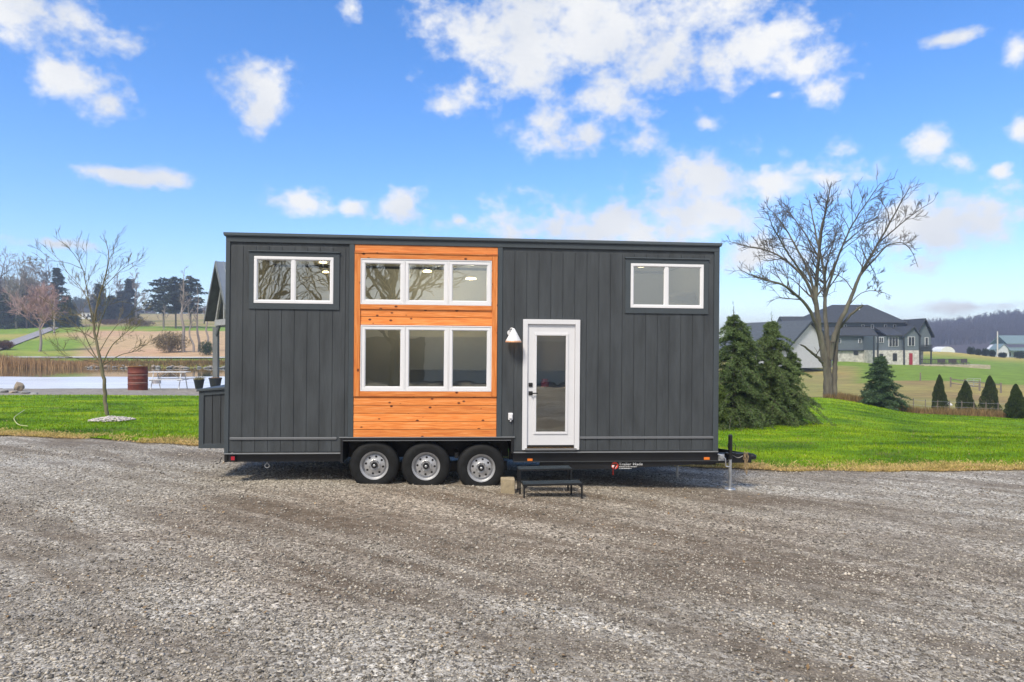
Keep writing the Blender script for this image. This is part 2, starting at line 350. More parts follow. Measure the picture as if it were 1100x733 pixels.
def gravelmat():
    m = bpy.data.materials.new('gravel'); m.use_nodes = True; N = m.node_tree.nodes; L = m.node_tree.links; p = N['Principled BSDF']; p.inputs['Roughness'].default_value = .93; p.inputs['Specular IOR Level'].default_value = .2
    tcn = N.new('ShaderNodeTexCoord')
    def noise(s, d=6, r=.6, st=(1, 1, 1), o=0):
        mp = N.new('ShaderNodeMapping'); mp.inputs['Scale'].default_value = st; mp.inputs['Location'].default_value = (o, o, 0); L.new(tcn.outputs['Object'], mp.inputs[0])
        t = N.new('ShaderNodeTexNoise'); t.inputs['Scale'].default_value = s; t.inputs['Detail'].default_value = d; t.inputs['Roughness'].default_value = r; L.new(mp.outputs[0], t.inputs[0]); return t.outputs['Fac']
    def rng_(a, lo, hi, o0=0, o1=1):
        r = N.new('ShaderNodeMapRange'); L.new(a, r.inputs[0]); r.inputs[1].default_value = lo; r.inputs[2].default_value = hi; r.inputs[3].default_value = o0; r.inputs[4].default_value = o1; return r.outputs[0]
    def mix(fac, a, b):
        x = N.new('ShaderNodeMixRGB'); L.new(fac, x.inputs[0])
        for i, q in ((1, a), (2, b)):
            if isinstance(q, tuple): x.inputs[i].default_value = (*q, 1)
            else: L.new(q, x.inputs[i])
        return x.outputs[0]
    def rnoise(s, d, r, st, o, rot):
        m0 = N.new('ShaderNodeMapping'); m0.inputs['Rotation'].default_value = (0, 0, R(rot)); L.new(tcn.outputs['Object'], m0.inputs[0])
        mp = N.new('ShaderNodeMapping'); mp.inputs['Scale'].default_value = st; mp.inputs['Location'].default_value = (o, o, 0); L.new(m0.outputs[0], mp.inputs[0])
        t = N.new('ShaderNodeTexNoise'); t.inputs['Scale'].default_value = s; t.inputs['Detail'].default_value = d; t.inputs['Roughness'].default_value = r; t.inputs['Distortion'].default_value = .5; L.new(mp.outputs[0], t.inputs[0]); return t.outputs['Fac']
    patch = rng_(rnoise(.6, 8, .66, (.6, 1.2, 1), 0, 20), .40, .60)
    track = rng_(rnoise(1.0, 5, .55, (.16, 1.5, 1), 7, 32), .43, .58)
    comb_ = N.new('ShaderNodeMath'); comb_.operation = 'MULTIPLY_ADD'; L.new(patch, comb_.inputs[0]); comb_.inputs[1].default_value = .5; 
    h = N.new('ShaderNodeMath'); h.operation = 'MULTIPLY'; h.inputs[1].default_value = .5; L.new(track, h.inputs[0]); L.new(h.outputs[0], comb_.inputs[2])
    stones = []
    for sc in (30, 62):
        vo = N.new('ShaderNodeTexVoronoi'); vo.inputs['Scale'].default_value = sc; L.new(tcn.outputs['Object'], vo.inputs[0]); stones.append(vo)
    sepc = N.new('ShaderNodeSeparateColor'); L.new(stones[0].outputs['Color'], sepc.inputs[0])
    sepd = N.new('ShaderNodeSeparateColor'); L.new(stones[1].outputs['Color'], sepd.inputs[0])
    dirt = mix(rng_(noise(7, 9, .75), .3, .7), (.080, .062, .042), (.30, .255, .195))
    s1 = mix(sepc.outputs[0], (.065, .056, .042), (.76, .71, .60)); s2 = mix(sepd.outputs[1], (.085, .074, .056), (.60, .555, .46))
    st = mix(rng_(sepc.outputs[1], .45, .55), s1, s2)
    fac = rng_(comb_.outputs[0], .15, .85, .04, 1.0)
    c = mix(fac, dirt, st)
    grit = noise(55, 3, .8); gm_ = N.new('ShaderNodeVectorMath'); gm_.operation = 'SCALE'; L.new(c, gm_.inputs[0]); L.new(rng_(grit, .32, .68, .55, 1.5), gm_.inputs['Scale']); c = gm_.outputs[0]
    sx = N.new('ShaderNodeSeparateXYZ'); L.new(tcn.outputs['Object'], sx.inputs[0])
    packed = N.new('ShaderNodeVectorMath'); packed.operation = 'MULTIPLY'; L.new(c, packed.inputs[0]); packed.inputs[1].default_value = (.85, .80, .76)
    dv = N.new('ShaderNodeVectorMath'); dv.operation = 'MULTIPLY_ADD'; L.new(tcn.outputs['Object'], dv.inputs[0]); dv.inputs[1].default_value = (.16, .30, 0); dv.inputs[2].default_value = (.0, -2.75, 0)
    dl = N.new('ShaderNodeVectorMath'); dl.operation = 'LENGTH'; L.new(dv.outputs[0], dl.inputs[0]); ds = N.new('ShaderNodeMath'); ds.operation = 'ADD'; L.new(dl.outputs['Value'], ds.inputs[0]); L.new(rng_(noise(.8, 5, .6, (.5, 1, 1), 3), .3, .7, -.45, .45), ds.inputs[1])
    c = mix(rng_(ds.outputs[0], .5, 1.15, 1, 0), c, packed.outputs[0])
    dusty = N.new('ShaderNodeVectorMath'); dusty.operation = 'MULTIPLY'; L.new(c, dusty.inputs[0]); dusty.inputs[1].default_value = (.96, .97, .99); c = dusty.outputs[0]
    L.new(c, p.inputs['Base Color'])
    b1 = N.new('ShaderNodeBump'); b1.inputs['Strength'].default_value = .8; b1.inputs['Distance'].default_value = .012; b1.invert = True
    L.new(stones[0].outputs['Distance'], b1.inputs['Height'])
    b2 = N.new('ShaderNodeBump'); b2.inputs['Strength'].default_value = .7; b2.inputs['Distance'].default_value = .05; L.new(noise(5, 9, .7), b2.inputs['Height']); L.new(b1.outputs[0], b2.inputs['Normal']); L.new(b2.outputs[0], p.inputs['Normal'])
    return m
GRAVEL = gravelmat()
def gravel_relief(x, y): return .05*(fbm(x*.6, y*1.4, 1.6, 5)-.5)+.025*(fbm(x, y*1.3, .45, 15)-.5)
def lot():
    nx, ny = 520, 420
    a = np.linspace(-1, 1, nx); xs = np.sign(a)*(np.abs(a)*14+66*np.abs(a)**4); t = np.linspace(0, 1, ny)**.8
    X = np.tile(xs, (ny, 1)); E = edge(xs); Y = -40+(E[None]+.25+40)*(1-(1-t[:, None])**2.2); Y = Y.ravel(); X = X.ravel()
    Z = H(X, Y)+.0+gravel_relief(X, Y); v = np.stack([X, Y, Z], 1); i = (np.arange(ny-1)[:, None]*nx+np.arange(nx-1)[None]).ravel()
    return v, np.stack([i, i+1, i+nx+1, i+nx], 1)
v, f = lot(); tag(obj('gravel_lot', v, f, GRAVEL, smooth=True), kind='structure')

def lawnmat():
    m = bpy.data.materials.new('lawn'); m.use_nodes = True; N = m.node_tree.nodes; L = m.node_tree.links; p = N['Principled BSDF']; p.inputs['Roughness'].default_value = .9; p.inputs['Specular IOR Level'].default_value = .2
    tcn = N.new('ShaderNodeTexCoord')
    def noise(s, d=6, r=.6, st=(1, 1, 1), o=0):
        mp = N.new('ShaderNodeMapping'); mp.inputs['Scale'].default_value = st; mp.inputs['Location'].default_value = (o, o, 0); L.new(tcn.outputs['Object'], mp.inputs[0])
        t = N.new('ShaderNodeTexNoise'); t.inputs['Scale'].default_value = s; t.inputs['Detail'].default_value = d; t.inputs['Roughness'].default_value = r; L.new(mp.outputs[0], t.inputs[0]); return t.outputs['Fac']
    r = N.new('ShaderNodeValToRGB'); L.new(noise(.42, 8, .66, (.7, 1.25, 1)), r.inputs[0]); e = r.color_ramp.elements
    e[0].position = .34; e[0].color = (.060, .125, .010, 1); e[1].position = .64; e[1].color = (.36, .47, .015, 1)
    q = e.new(.5); q.color = (.16, .33, .006, 1)
    f = noise(9, 8, .75); mrg = N.new('ShaderNodeMapRange'); L.new(f, mrg.inputs[0]); mrg.inputs[1].default_value = .3; mrg.inputs[2].default_value = .7; mrg.inputs[3].default_value = .45; mrg.inputs[4].default_value = 1.45
    dm_ = N.new('ShaderNodeMapRange'); L.new(noise(.9, 7, .7, (.8, 1.3, 1), 21), dm_.inputs[0]); dm_.inputs[1].default_value = .56; dm_.inputs[2].default_value = .68; dm_.inputs[4].default_value = .75
    dx_ = N.new('ShaderNodeMixRGB'); L.new(dm_.outputs[0], dx_.inputs[0]); L.new(r.outputs[0], dx_.inputs[1]); dx_.inputs[2].default_value = (.20, .19, .06, 1)
    s = N.new('ShaderNodeVectorMath'); s.operation = 'SCALE'; L.new(dx_.outputs[0], s.inputs[0]); L.new(mrg.outputs[0], s.inputs['Scale']); L.new(s.outputs[0], p.inputs['Base Color'])
    b = N.new('ShaderNodeBump'); b.inputs['Strength'].default_value = 1; b.inputs['Distance'].default_value = .08; L.new(f, b.inputs['Height']); L.new(b.outputs[0], p.inputs['Normal'])
    return m
v, f = strip(edge, back, 420, 130, -80, 80, .012, 1.5, .10); tag(obj('lawn', v, f, lawnmat(), smooth=True), kind='structure')

# pond, ice, shore path, road, driveway
def ring(cx, cy, rx, ry, n=72, seed=1):
    a = np.linspace(0, 2*np.pi, n, endpoint=False); k = 1+.04*np.sin(3*a+seed)+.03*np.sin(7*a)
    return cx+rx*k*np.cos(a), cy+ry*k*np.sin(a)
WATER = mat('pond_water', (.045, .05, .03), .04, bump=.06, bscale=3, stretch=(.6, 2, 1), spec=.7)
ICE = mat('pond_ice', (.74, .755, .77), .3, var=.16, vscale=.35, bump=.08, bscale=1.2, stretch=(.4, 1.5, 1), spec=.6)
tag(obj('pond_water', [(-125, 40, -.6), (-9, 40, -.6), (-9, 104, -.6), (-125, 104, -.6)], [(0, 1, 2, 3)], WATER), kind='structure')
pts = []
for x in np.linspace(-120, -9, 60): pts.append((x, 41, -.585))
for x in np.linspace(-9, -120, 60): pts.append((x, 67.5+.06*(x+35)*.6+2.0*math.sin(x*.05)+.5*math.sin(x*.6), -.585))
tag(obj('pond_ice', pts, [tuple(range(len(pts)))], ICE), kind='structure')
PATHM = mat('shore_gravel', (.26, .235, .20), .95, var=.35, vscale=4, bump=.6, bscale=20)
v, f = strip(lambda x: back(x)-.4, lambda x: np.interp(x, [-80, -20, -8], [47.5, 47, 44])+1.2*(fbm(x, x*0, 3, 4)-.5), 180, 22, -75, -8, .0, 1, .12)
v[:, 2] += .005; tag(obj('shore_path', v, f, PATHM, smooth=True), kind='structure')
ROADM = mat('road_asphalt', (.50, .49, .47), .9, var=.1, vscale=1)
v, f = strip(lambda x: 111.5+0*x+.01*(x+80), lambda x: 114.2+0*x+.01*(x+80), 160, 3, -170, -10, .12); tag(obj('road', v, f, ROADM), kind='structure')
DRIVEM = mat('driveway_asphalt', (.30, .29, .30), .9, var=.1, vscale=1)
cl = [loc(-14, 378), loc(12, 370), loc(34, 362), loc(52, 355), loc(66, 350)]; vv = []; ff = []
for k in range(len(cl)-1):
    for j in range(9):
        p = cl[k].lerp(cl[k+1], j/9.); d = (cl[k+1]-cl[k]); n = Vector((-d.y, d.x, 0)).normalized()*1.7
        for s in (-1, 1): q = p+n*s; vv.append((q.x, q.y, Hs(q.x, q.y)+.28))
for i in range(len(vv)//2-1): ff.append((2*i, 2*i+1, 2*i+3, 2*i+2))
tag(obj('driveway', vv, ff, DRIVEM), kind='structure')

# ------------------------------------------------------------------ scattered small pieces
def tri_blades(c, h, w, lean=.4, rg=rng):
    n = len(c); a = rg.uniform(0, 2*np.pi, n); d = np.stack([np.cos(a), np.sin(a), np.zeros(n)], 1)
    b = rg.uniform(0, 2*np.pi, n); l = np.stack([np.cos(b), np.sin(b), np.zeros(n)], 1)*(rg.uniform(0, lean, n)*h)[:, None]
    top = c+l; top[:, 2] += h*rg.uniform(.7, 1, n)
    v = np.stack([c-d*(w/2)[:, None], c+d*(w/2)[:, None], top], 1).reshape(-1, 3)
    return v, np.arange(3*n).reshape(-1, 3)
def quad_leaves(c, d, u, L, Wd):
    """leaf cards: centre, direction, side vector, length, width (diamond)"""
    n = len(c); L = np.broadcast_to(L, (n,))[:, None]; Wd = np.broadcast_to(Wd, (n,))[:, None]
    v = np.stack([c-d*L*.5, c+u*Wd*.5, c+d*L*.5, c-u*Wd*.5], 1).reshape(-1, 3)
    return v, np.arange(4*n).reshape(-1, 4)
def unit(a): return a/np.maximum(np.linalg.norm(a, axis=-1, keepdims=True), 1e-9)
def stones(c, s, rg=rng, flat=.6):
    base = np.array([(1,0,0),(-1,0,0),(0,1,0),(0,-1,0),(0,0,1),(0,0,-.6)], float); fc = np.array([(0,2,4),(2,1,4),(1,3,4),(3,0,4),(2,0,5),(1,2,5),(3,1,5),(0,3,5)])
    n = len(c); v = base[None]*(1+rg.uniform(-.35, .35, (n, 6, 3))); v[:, :, 2] *= flat; a = rg.uniform(0, 6.28, n); ca, sa_ = np.cos(a)[:, None], np.sin(a)[:, None]
    x = v[:, :, 0]*ca-v[:, :, 1]*sa_; y = v[:, :, 0]*sa_+v[:, :, 1]*ca; v = np.stack([x, y, v[:, :, 2]], 2)*s[:, None, None]+c[:, None]
    return v.reshape(-1, 3), (fc[None]+6*np.arange(n)[:, None, None]).reshape(-1, 3)
# loose stones on the lot: thick close to the camera
def lot_pts(n, power, dmin=3.5, dmax=15.5):
    d = dmin+(dmax-dmin)*rng.random(n)**power; u = rng.uniform(-60, 1160, n); x = (u-CX)/F*d; k = d < edge(x)+.1; return x[k], d[k]
x, y = lot_pts(210000, 1.2); dens = fbm(x*.55, y*1.3, 1.7, 21)
k = dens > rng.uniform(.15, .75, len(x)); x, y = x[k], y[k]
s = rng.lognormal(math.log(.0078), .5, len(x)); s = np.clip(s, .004, .026)
v, f = stones(np.stack([x, y, H(x, y)+gravel_relief(x, y)+s*.2], 1), s)
STONE = mat('loose_stone', (.33, .30, .25), .9, island=.72, var=.25, vscale=1)
tag(obj('loose_gravel', v, f, STONE), 'grey and pale crushed stone lying loose over the gravel lot', 'gravel', kind='stuff')
# grass
GRASS = mat('grass_blade', (.10, .22, .006), .8, island=.5, col2=(.35, .47, .015), vscale=.42, stretch=(.7, 1.25, 1), spec=.1, trans=.35)
xs_, ys_ = [], []
n = 230000; d = 13+32*rng.random(n)**1.7; u = rng.uniform(-40, 1140, n); keep = (u < 262) | (u > 700); u, d = u[keep], d[keep]; x = (u-CX)/F*d
k = (d > edge(x)-.05) & (d < back(x)); x, y = x[k], d[k]
hh = rng.uniform(.03, .085, len(x))*(.6+.8*fbm(x, y, 1.5, 33)); ww = .006+.0007*y
v, f = tri_blades(np.stack([x, y, H(x, y)+.10*(fbm(x, y, 1.6, 5)-.5)+.008], 1), hh, ww, .7)
tag(obj('grass', v, f, GRASS), 'bright green mown grass on the lawn behind the gravel', 'grass', kind='stuff')
STRAW = mat('dead_grass', (.66, .48, .23), .9, island=.4, col2=(.50, .40, .12), vscale=2, spec=.2, trans=.2)
n = 120000; x = rng.uniform(-18, 22, n); y = edge(x)+np.abs(rng.normal(0, .42, n))-.18; dn = fbm(x, y*.5, 1.3, 41); k = dn > rng.uniform(.28, .60, n); x, y = x[k], y[k]
v, f = tri_blades(np.stack([x, y, H(x, y)+.02+.10*(fbm(x, y, 1.6, 5)-.5)*(y > edge(x))], 1), rng.uniform(.02, .07, len(x)), np.full(len(x), .022), 1.9)
tag(obj('dead_grass', v, f, STRAW), 'strip of straw coloured dead grass where the lawn meets gravel', 'dead grass', kind='stuff')
n = 5200; d = 4.2+26*rng.random(n)**1.1; u = rng.uniform(-40, 1140, n); x = (u-CX)/F*d; k = (d < back(x)) & ((d > edge(x)) | (fbm(x, d, 1.2, 71) > .56)); x, y = x[k], d[k]; n = len(x)
dd = unit(np.stack([rng.normal(0, 1, n), rng.normal(0, 1, n), rng.normal(0, .25, n)], 1)); uu = unit(np.cross(dd, rng.normal(0, .35, (n, 3))+[0, 0, 1])); zz = H(x, y)+np.where(y > edge(x), .075, .022)
v, f = quad_leaves(np.stack([x, y, zz], 1), dd, uu, rng.uniform(.025, .06, n), .028)
tag(obj('fallen_leaves', v, f, mat('leaf_litter', (.16, .10, .05), .9, island=.6, col2=(.30, .21, .11), vscale=3)), 'small brown fallen leaves scattered over the gravel and lawn', 'leaves', kind='stuff')
# rough dry grass beyond the lawn on the right, reeds by the pond
n = 26000; u = rng.uniform(885, 1130, n); x0 = (u-CX)/F*44; y = back(x0)+np.abs(rng.normal(0, 3.2, n))+.2; x = (u-CX)/F*y
hh = rng.uniform(.15, .62, n)*(.4+1.1*fbm(x, y, 2.5, 51)); v, f = tri_blades(np.stack([x, y, H(x, y)], 1), hh, np.full(n, .035), .5)
ROUGH = mat('rough_grass', (.20, .145, .06), .95, island=.5, col2=(.30, .20, .10), vscale=.6, spec=.1, trans=.15)
tag(obj('rough_grass', v, f, ROUGH), 'brown unmown weeds along the far edge of the right lawn', 'weeds', kind='stuff')
n = 15000; u = rng.uniform(-60, 150, n); y = 95.5+rng.normal(0, 1.8, n)+np.clip((u-70)*.02, -1, 3); x = (u-CX)/F*y; hh = rng.uniform(.9, 2.4, n)*np.clip(1.0-.0060*np.clip(u, 0, 150), .15, 1)*(.55+.8*fbm(x, y, 4, 61))
v, f = tri_blades(np.stack([x, y, np.maximum(H(x, y), -.62)], 1), hh, np.full(n, .09), .22)
REED = mat('reed', (.50, .32, .16), .95, island=.45, col2=(.34, .22, .11), vscale=.3, spec=.1, trans=.2)
tag(obj('reeds', v, f, REED), 'tan dry reeds standing along the far edge of the pond', 'reeds', kind='stuff')
n = 9000; u = rng.uniform(90, 262, n); y = 99+rng.normal(0, 2.6, n); x = (u-CX)/F*y; hh = rng.uniform(.1, .8, n)*(.3+1.2*fbm(x, y, 5, 63))
v, f = tri_blades(np.stack([x, y, np.maximum(H(x, y), -.62)], 1), hh, np.full(n, .1), .5)
tag(obj('bank_weeds', v, f, ROUGH), 'low brown weeds on the stony far bank of the pond', 'weeds', kind='stuff')

# ------------------------------------------------------------------ trees
def limb(mb, pts, r0, r1, sides=6, wob=0.0, rg=None):
    n = len(pts); rad = [r0+(r1-r0)*(i/(n-1))**.9 for i in range(n)]; mb.tube(pts, rad, sides, False); return rad
def catmull(pts, m=4):
    p = [Vector(q) for q in pts]; p = [p[0]*2-p[1]]+p+[p[-1]*2-p[-2]]; out = []
    for i in range(1, len(p)-2):
        for j in range(m):
            t = j/m; out.append(.5*((2*p[i])+(-p[i-1]+p[i+1])*t+(2*p[i-1]-5*p[i]+4*p[i+1]-p[i+2])*t*t+(-p[i-1]+3*p[i]-3*p[i+1]+p[i+2])*t**3))
    out.append(p[-2]); return out
def twig(mb, rg, p, d, L, r, depth, up=.25, kids=4, spread=.7, thin=.006, wig=.09):
    n = 4 if depth > 0 else 3; pts = [p.copy()]; q = p.copy(); dd = d.copy()
    for i in range(n):
        dd = (dd+Vector((rg.gauss(0, wig), rg.gauss(0, wig), rg.gauss(0, wig)+up*.18))).normalized(); q = q+dd*(L/n); pts.append(q.copy())
    rad = [max(thin, r*(1-.75*i/n)) for i in range(n+1)]
    mb.tube(pts, rad, 5 if depth > 1 else (4 if depth == 1 else 3), False)
    if depth <= 0: return
    for k in range(kids):
        t = rg.uniform(.25, 1.0)*n; i = min(int(t), n-1); f = t-i; b = pts[i].lerp(pts[i+1], f); dl = (pts[i+1]-pts[i]).normalized()
        ax = Vector((rg.gauss(0, 1), rg.gauss(0, 1), rg.gauss(0, 1))); ax = (ax-dl*ax.dot(dl)).normalized()
        nd = (dl+ax*spread*rg.uniform(.6, 1.3)+Vector((0, 0, up*.4))).normalized()
        twig(mb, rg, b, nd, L*rg.uniform(.42, .72), rad[i]*.62, depth-1, up, kids, spread, thin, wig)
def sprout(mb, rg, path, rad, n, L, depth, t0=.35, up=.3, kids=4, spread=.8, thin=.006):
    m = len(path)-1
    for k in range(n):
        t = (t0+(1-t0)*(k+rg.random())/n); i = min(int(t*m), m-1); b = path[i].lerp(path[i+1], t*m-i); dl = (path[i+1]-path[i]).normalized()
        ax = Vector((rg.gauss(0, 1), rg.gauss(0, 1), rg.gauss(0, .8))); ax = (ax-dl*ax.dot(dl)).normalized()
        nd = (dl*rg.uniform(.5, 1)+ax*spread+Vector((0, 0, up*.5))).normalized()
        twig(mb, rg, b, nd, L*rg.uniform(.5, 1.1)*(1.25-.95*t), max(thin, rad[i]*.5), depth if t < .72 else max(0, depth-1), up, kids, spread, thin)
def sweep(tr, dst):
    pass
BARK = mat('bark_grey', (.085, .075, .065), .95, var=.4, vscale=3, bump=1, bscale=14, stretch=(1, 1, .2), col2=(.18, .17, .135), spec=.2)
BARKY = mat('bark_young', (.15, .125, .085), .9, vscale=5, bump=.4, bscale=20, stretch=(1, 1, .3), col2=(.20, .18, .11))
TWIG = mat('twig_brown', (.095, .078, .062), .95, island=.25)
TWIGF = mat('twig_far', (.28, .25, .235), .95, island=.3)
TWIGP = mat('twig_pink', (.42, .29, .28), .95, island=.3)

def traced(name, D, base, S, org, limbs, label, depthseed, barkm, twm, subs, scale_depth=1.0, group=None):
    """limbs: points in a crop of the photo (crop scale S, origin org), each given its own depth by a side lean"""
    rg = random.Random(depthseed)
    bp = col_at(base[0], D); root = empty(name, bp)
    def W(c, dep): px = org[0]+c[0]/S; py = org[1]+c[1]/S; return Vector(((px-CX)/F*D, D+dep, CAMH-(py-HY)/F*D))-bp
    tk = MB(); cr = MB()
    seen = []
    for L in limbs:
        pts = []; n = len(L['p']); e = L.get('dep', rg.uniform(-3, 3)*scale_depth); s0 = 0
        if seen:
            d2, s0 = min(((q[0]-L['p'][0][0])**2+(q[1]-L['p'][0][1])**2, q[2]) for q in seen)
            if d2 > 40**2: s0 = 0
            e = e if abs(e) > .01 else s0
        for i, c in enumerate(L['p']): seen.append((c[0], c[1], s0+(e-s0)*(i/(n-1))**1.2))
        for i in range(n-1): seen.append(((L['p'][i][0]+L['p'][i+1][0])/2, (L['p'][i][1]+L['p'][i+1][1])/2, (seen[-2*n+1+i][2] if False else s0+(e-s0)*((i+.5)/(n-1))**1.2)))
        for i, c in enumerate(L['p']): pts.append(W(c, s0+(e-s0)*(i/(n-1))**1.2))
        for q in range(1, n): pts[q] += Vector((0, 0, 0))
        pth = catmull(pts, 4)
        for q in range(2, len(pth)-1): pth[q] += Vector((rg.gauss(0, 1), rg.gauss(0, 1), rg.gauss(0, 1)))*min(L['r'][1]*.4, .02)
        L['r'] = (L['r'][0]*subs.get('k', 1), L['r'][1]*subs.get('k', 1))
        rad = limb(tk if L['r'][0] > subs['cut'] else cr, pth, L['r'][0], L['r'][1], 10 if L['r'][0] > subs['cut'] else 6)
        if L.get('n', 0): sprout(cr, rg, pth, rad, max(2, int(L['n']*subs['nk'])), L.get('L', subs['L']), L.get('dp', subs['dp']), L.get('t0', .35), subs['up'], subs['kids'], subs['spread'], subs['thin'])
    tk.build('trunk', barkm, root, smooth=True); cr.build('crown', twm, root)
    tag(root, label, 'tree', group); return root
S7 = 3.054; O7 = (770, 190)
def c7(*p): return list(p)
big = [dict(p=[(366,735),(365,690),(362,640),(355,600),(346,560)], r=(.47,.24), dep=0),
 dict(p=[(384,735),(388,660),(392,600),(400,540),(408,480)], r=(.26,.14), dep=.4, n=3, L=1.2, dp=2),
 dict(p=[(356,620),(342,545),(328,470),(318,400),(318,340),(322,270),(322,200),(338,120),(350,42)], r=(.30,.035), dep=-1, n=26),
 dict(p=[(345,570),(322,500),(285,435),(232,392),(180,362),(110,348),(60,336),(15,325)], r=(.19,.025), dep=-3.5, n=22, L=2.0),
 dict(p=[(318,420),(296,345),(258,290),(215,250),(170,226),(120,212),(68,190)], r=(.15,.02), dep=2.5, n=20, L=2.0),
 dict(p=[(310,385),(270,318),(222,262),(185,215),(150,170),(128,130)], r=(.12,.02), dep=-2, n=18, L=1.8),
 dict(p=[(318,400),(296,310),(262,230),(235,170),(205,120),(180,85)], r=(.13,.02), dep=1, n=20, L=1.8),
 dict(p=[(322,270),(300,200),(282,140),(268,90),(262,60)], r=(.08,.018), dep=3, n=14, L=1.6),
 dict(p=[(322,250),(318,180),(312,120),(296,60)], r=(.08,.018), dep=-3, n=14, L=1.5),
 dict(p=[(366,620),(368,540),(366,460),(372,400),(378,330),(376,260),(366,190),(362,120),(358,50)], r=(.24,.03), dep=2.5, n=26),
 dict(p=[(374,390),(388,310),(402,235),(420,165),(445,105),(470,50)], r=(.13,.02), dep=-2.5, n=22),
 dict(p=[(378,330),(398,270),(424,225),(452,175),(480,140)], r=(.09,.018), dep=3.5, n=14, L=1.5),
 dict(p=[(372,600),(380,535),(398,480),(420,430),(440,378),(456,330),(482,280),(512,222),(545,160),(578,95),(608,42)], r=(.25,.03), dep=-1, n=26, t0=.5),
 dict(p=[(456,330),(490,295),(530,262),(572,225),(632,208),(682,232),(718,285)], r=(.11,.018), dep=2, n=16, L=1.5),
 dict(p=[(512,222),(540,195),(575,160),(612,128),(650,100)], r=(.08,.018), dep=-2, n=12, L=1.3),
 dict(p=[(545,160),(552,120),(556,90),(560,62)], r=(.06,.015), dep=1, n=9, L=1.2),
 dict(p=[(402,505),(425,470),(448,440),(462,424)], r=(.12,.09), dep=-.6, n=2, L=.8, dp=1),
 dict(p=[(350,612),(320,590),(286,568),(250,552)], r=(.16,.07), dep=-1.2, n=3, L=1.6, dp=1),
 dict(p=[(376,330),(362,300),(345,290),(335,250)], r=(.05,.015), dep=-2, n=8, L=1.0),
 dict(p=[(440,378),(425,335),(410,312),(396,290)], r=(.05,.015), dep=2, n=8, L=1.0),
 dict(p=[(482,280),(505,300),(530,320),(545,350)], r=(.05,.015), dep=1, n=9, L=1.0),
 dict(p=[(420,430),(455,385),(490,380),(520,400)], r=(.05,.012), dep=-2, n=7, L=1.0)]
traced('bare_tree', 45, (890, 427), S7, O7, big, 'tall old leafless tree with forked trunk rising right of the dark spruces', 11, BARK, TWIG, dict(cut=.08, L=2.7, dp=2, up=.25, kids=4, spread=.8, thin=.0115, k=.74, nk=.88))
S1 = 2.82; O1 = (0, 240)
young = [dict(p=[(326,592),(322,540),(315,490),(308,430)], r=(.075,.06), dep=0),
 dict(p=[(308,435),(298,390),(288,350),(280,315),(284,270),(295,215),(308,165),(318,110),(312,70),(295,25)], r=(.06,.008), dep=.3, n=16, t0=.2),
 dict(p=[(308,430),(285,385),(265,330),(240,300),(205,262),(175,235)], r=(.026,.006), dep=-.7, n=9),
 dict(p=[(304,420),(270,400),(235,372),(205,350),(180,335)], r=(.024,.006), dep=.9, n=8),
 dict(p=[(290,355),(262,330),(225,320),(185,300)], r=(.018,.005), dep=-1, n=6),
 dict(p=[(280,312),(272,250),(268,190),(262,135),(235,85),(192,45)], r=(.030,.006), dep=-.5, n=10),
 dict(p=[(282,290),(255,235),(225,195),(185,160),(140,125)], r=(.024,.006), dep=.8, n=9),
 dict(p=[(262,140),(230,125),(190,120),(150,118)], r=(.014,.005), dep=-.8, n=5),
 dict(p=[(300,200),(322,165),(350,128),(392,95)], r=(.018,.005), dep=.8, n=7),
 dict(p=[(310,160),(335,120),(350,95)], r=(.012,.004), dep=-.6, n=4),
 dict(p=[(292,345),(312,300),(340,262),(365,235),(380,200)], r=(.020,.005), dep=-.9, n=7),
 dict(p=[(312,425),(345,375),(385,345),(420,325),(450,308)], r=(.026,.006), dep=-.8, n=9),
 dict(p=[(312,430),(350,400),(385,385),(425,345)], r=(.022,.006), dep=1, n=8),
 dict(p=[(300,390),(325,340),(352,300),(400,262),(430,262)], r=(.020,.005), dep=.5, n=7),
 dict(p=[(306,425),(275,415),(245,405),(190,402)], r=(.016,.005), dep=-1, n=5)]
traced('young_tree', 22.6, (115, 448), S1, O1, young, 'slim young leafless tree in a ring of pebbles on the left lawn', 5, BARKY, BARKY, dict(cut=.05, L=1.0, dp=2, up=.25, kids=3, spread=.6, thin=.0048, k=.85, nk=1))

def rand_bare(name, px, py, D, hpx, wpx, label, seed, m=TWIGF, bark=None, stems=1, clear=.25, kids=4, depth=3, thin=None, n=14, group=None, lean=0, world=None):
    rg = random.Random(seed); bp = col_at(px, D) if world is None else Vector(world)
    if world is None and py is not None: bp = loc(px, py)
    D = max(bp.y, 10) if world is None else D
    h = hpx*D/F; w = wpx*D/F; thin = thin or max(.012, D*.00018)
    root = empty(name, bp); tk = MB(); cr = MB()
    for s in range(stems):
        a = rg.uniform(0, 6.28); sp = .25 if stems > 1 else 0.04
        pts = [Vector((0, 0, -.1))]
        for i in range(1, 8):
            t = i/7; pts.append(Vector((math.cos(a)*sp*h*t*t+lean*h*t+rg.gauss(0, .012)*h, math.sin(a)*sp*h*t*t+rg.gauss(0, .012)*h, h*t*.96)))
        pth = catmull(pts, 2); rad = limb(tk, pth, h*.022*(1 if stems == 1 else .7), thin, 7)
        sprout(cr, rg, pth, rad, n, w*.62, depth, clear, .45, kids, .95, thin)
    tk.build('trunk', bark or m, root, smooth=True); cr.build('crown', m, root)
    return tag(root, label, 'tree', group)

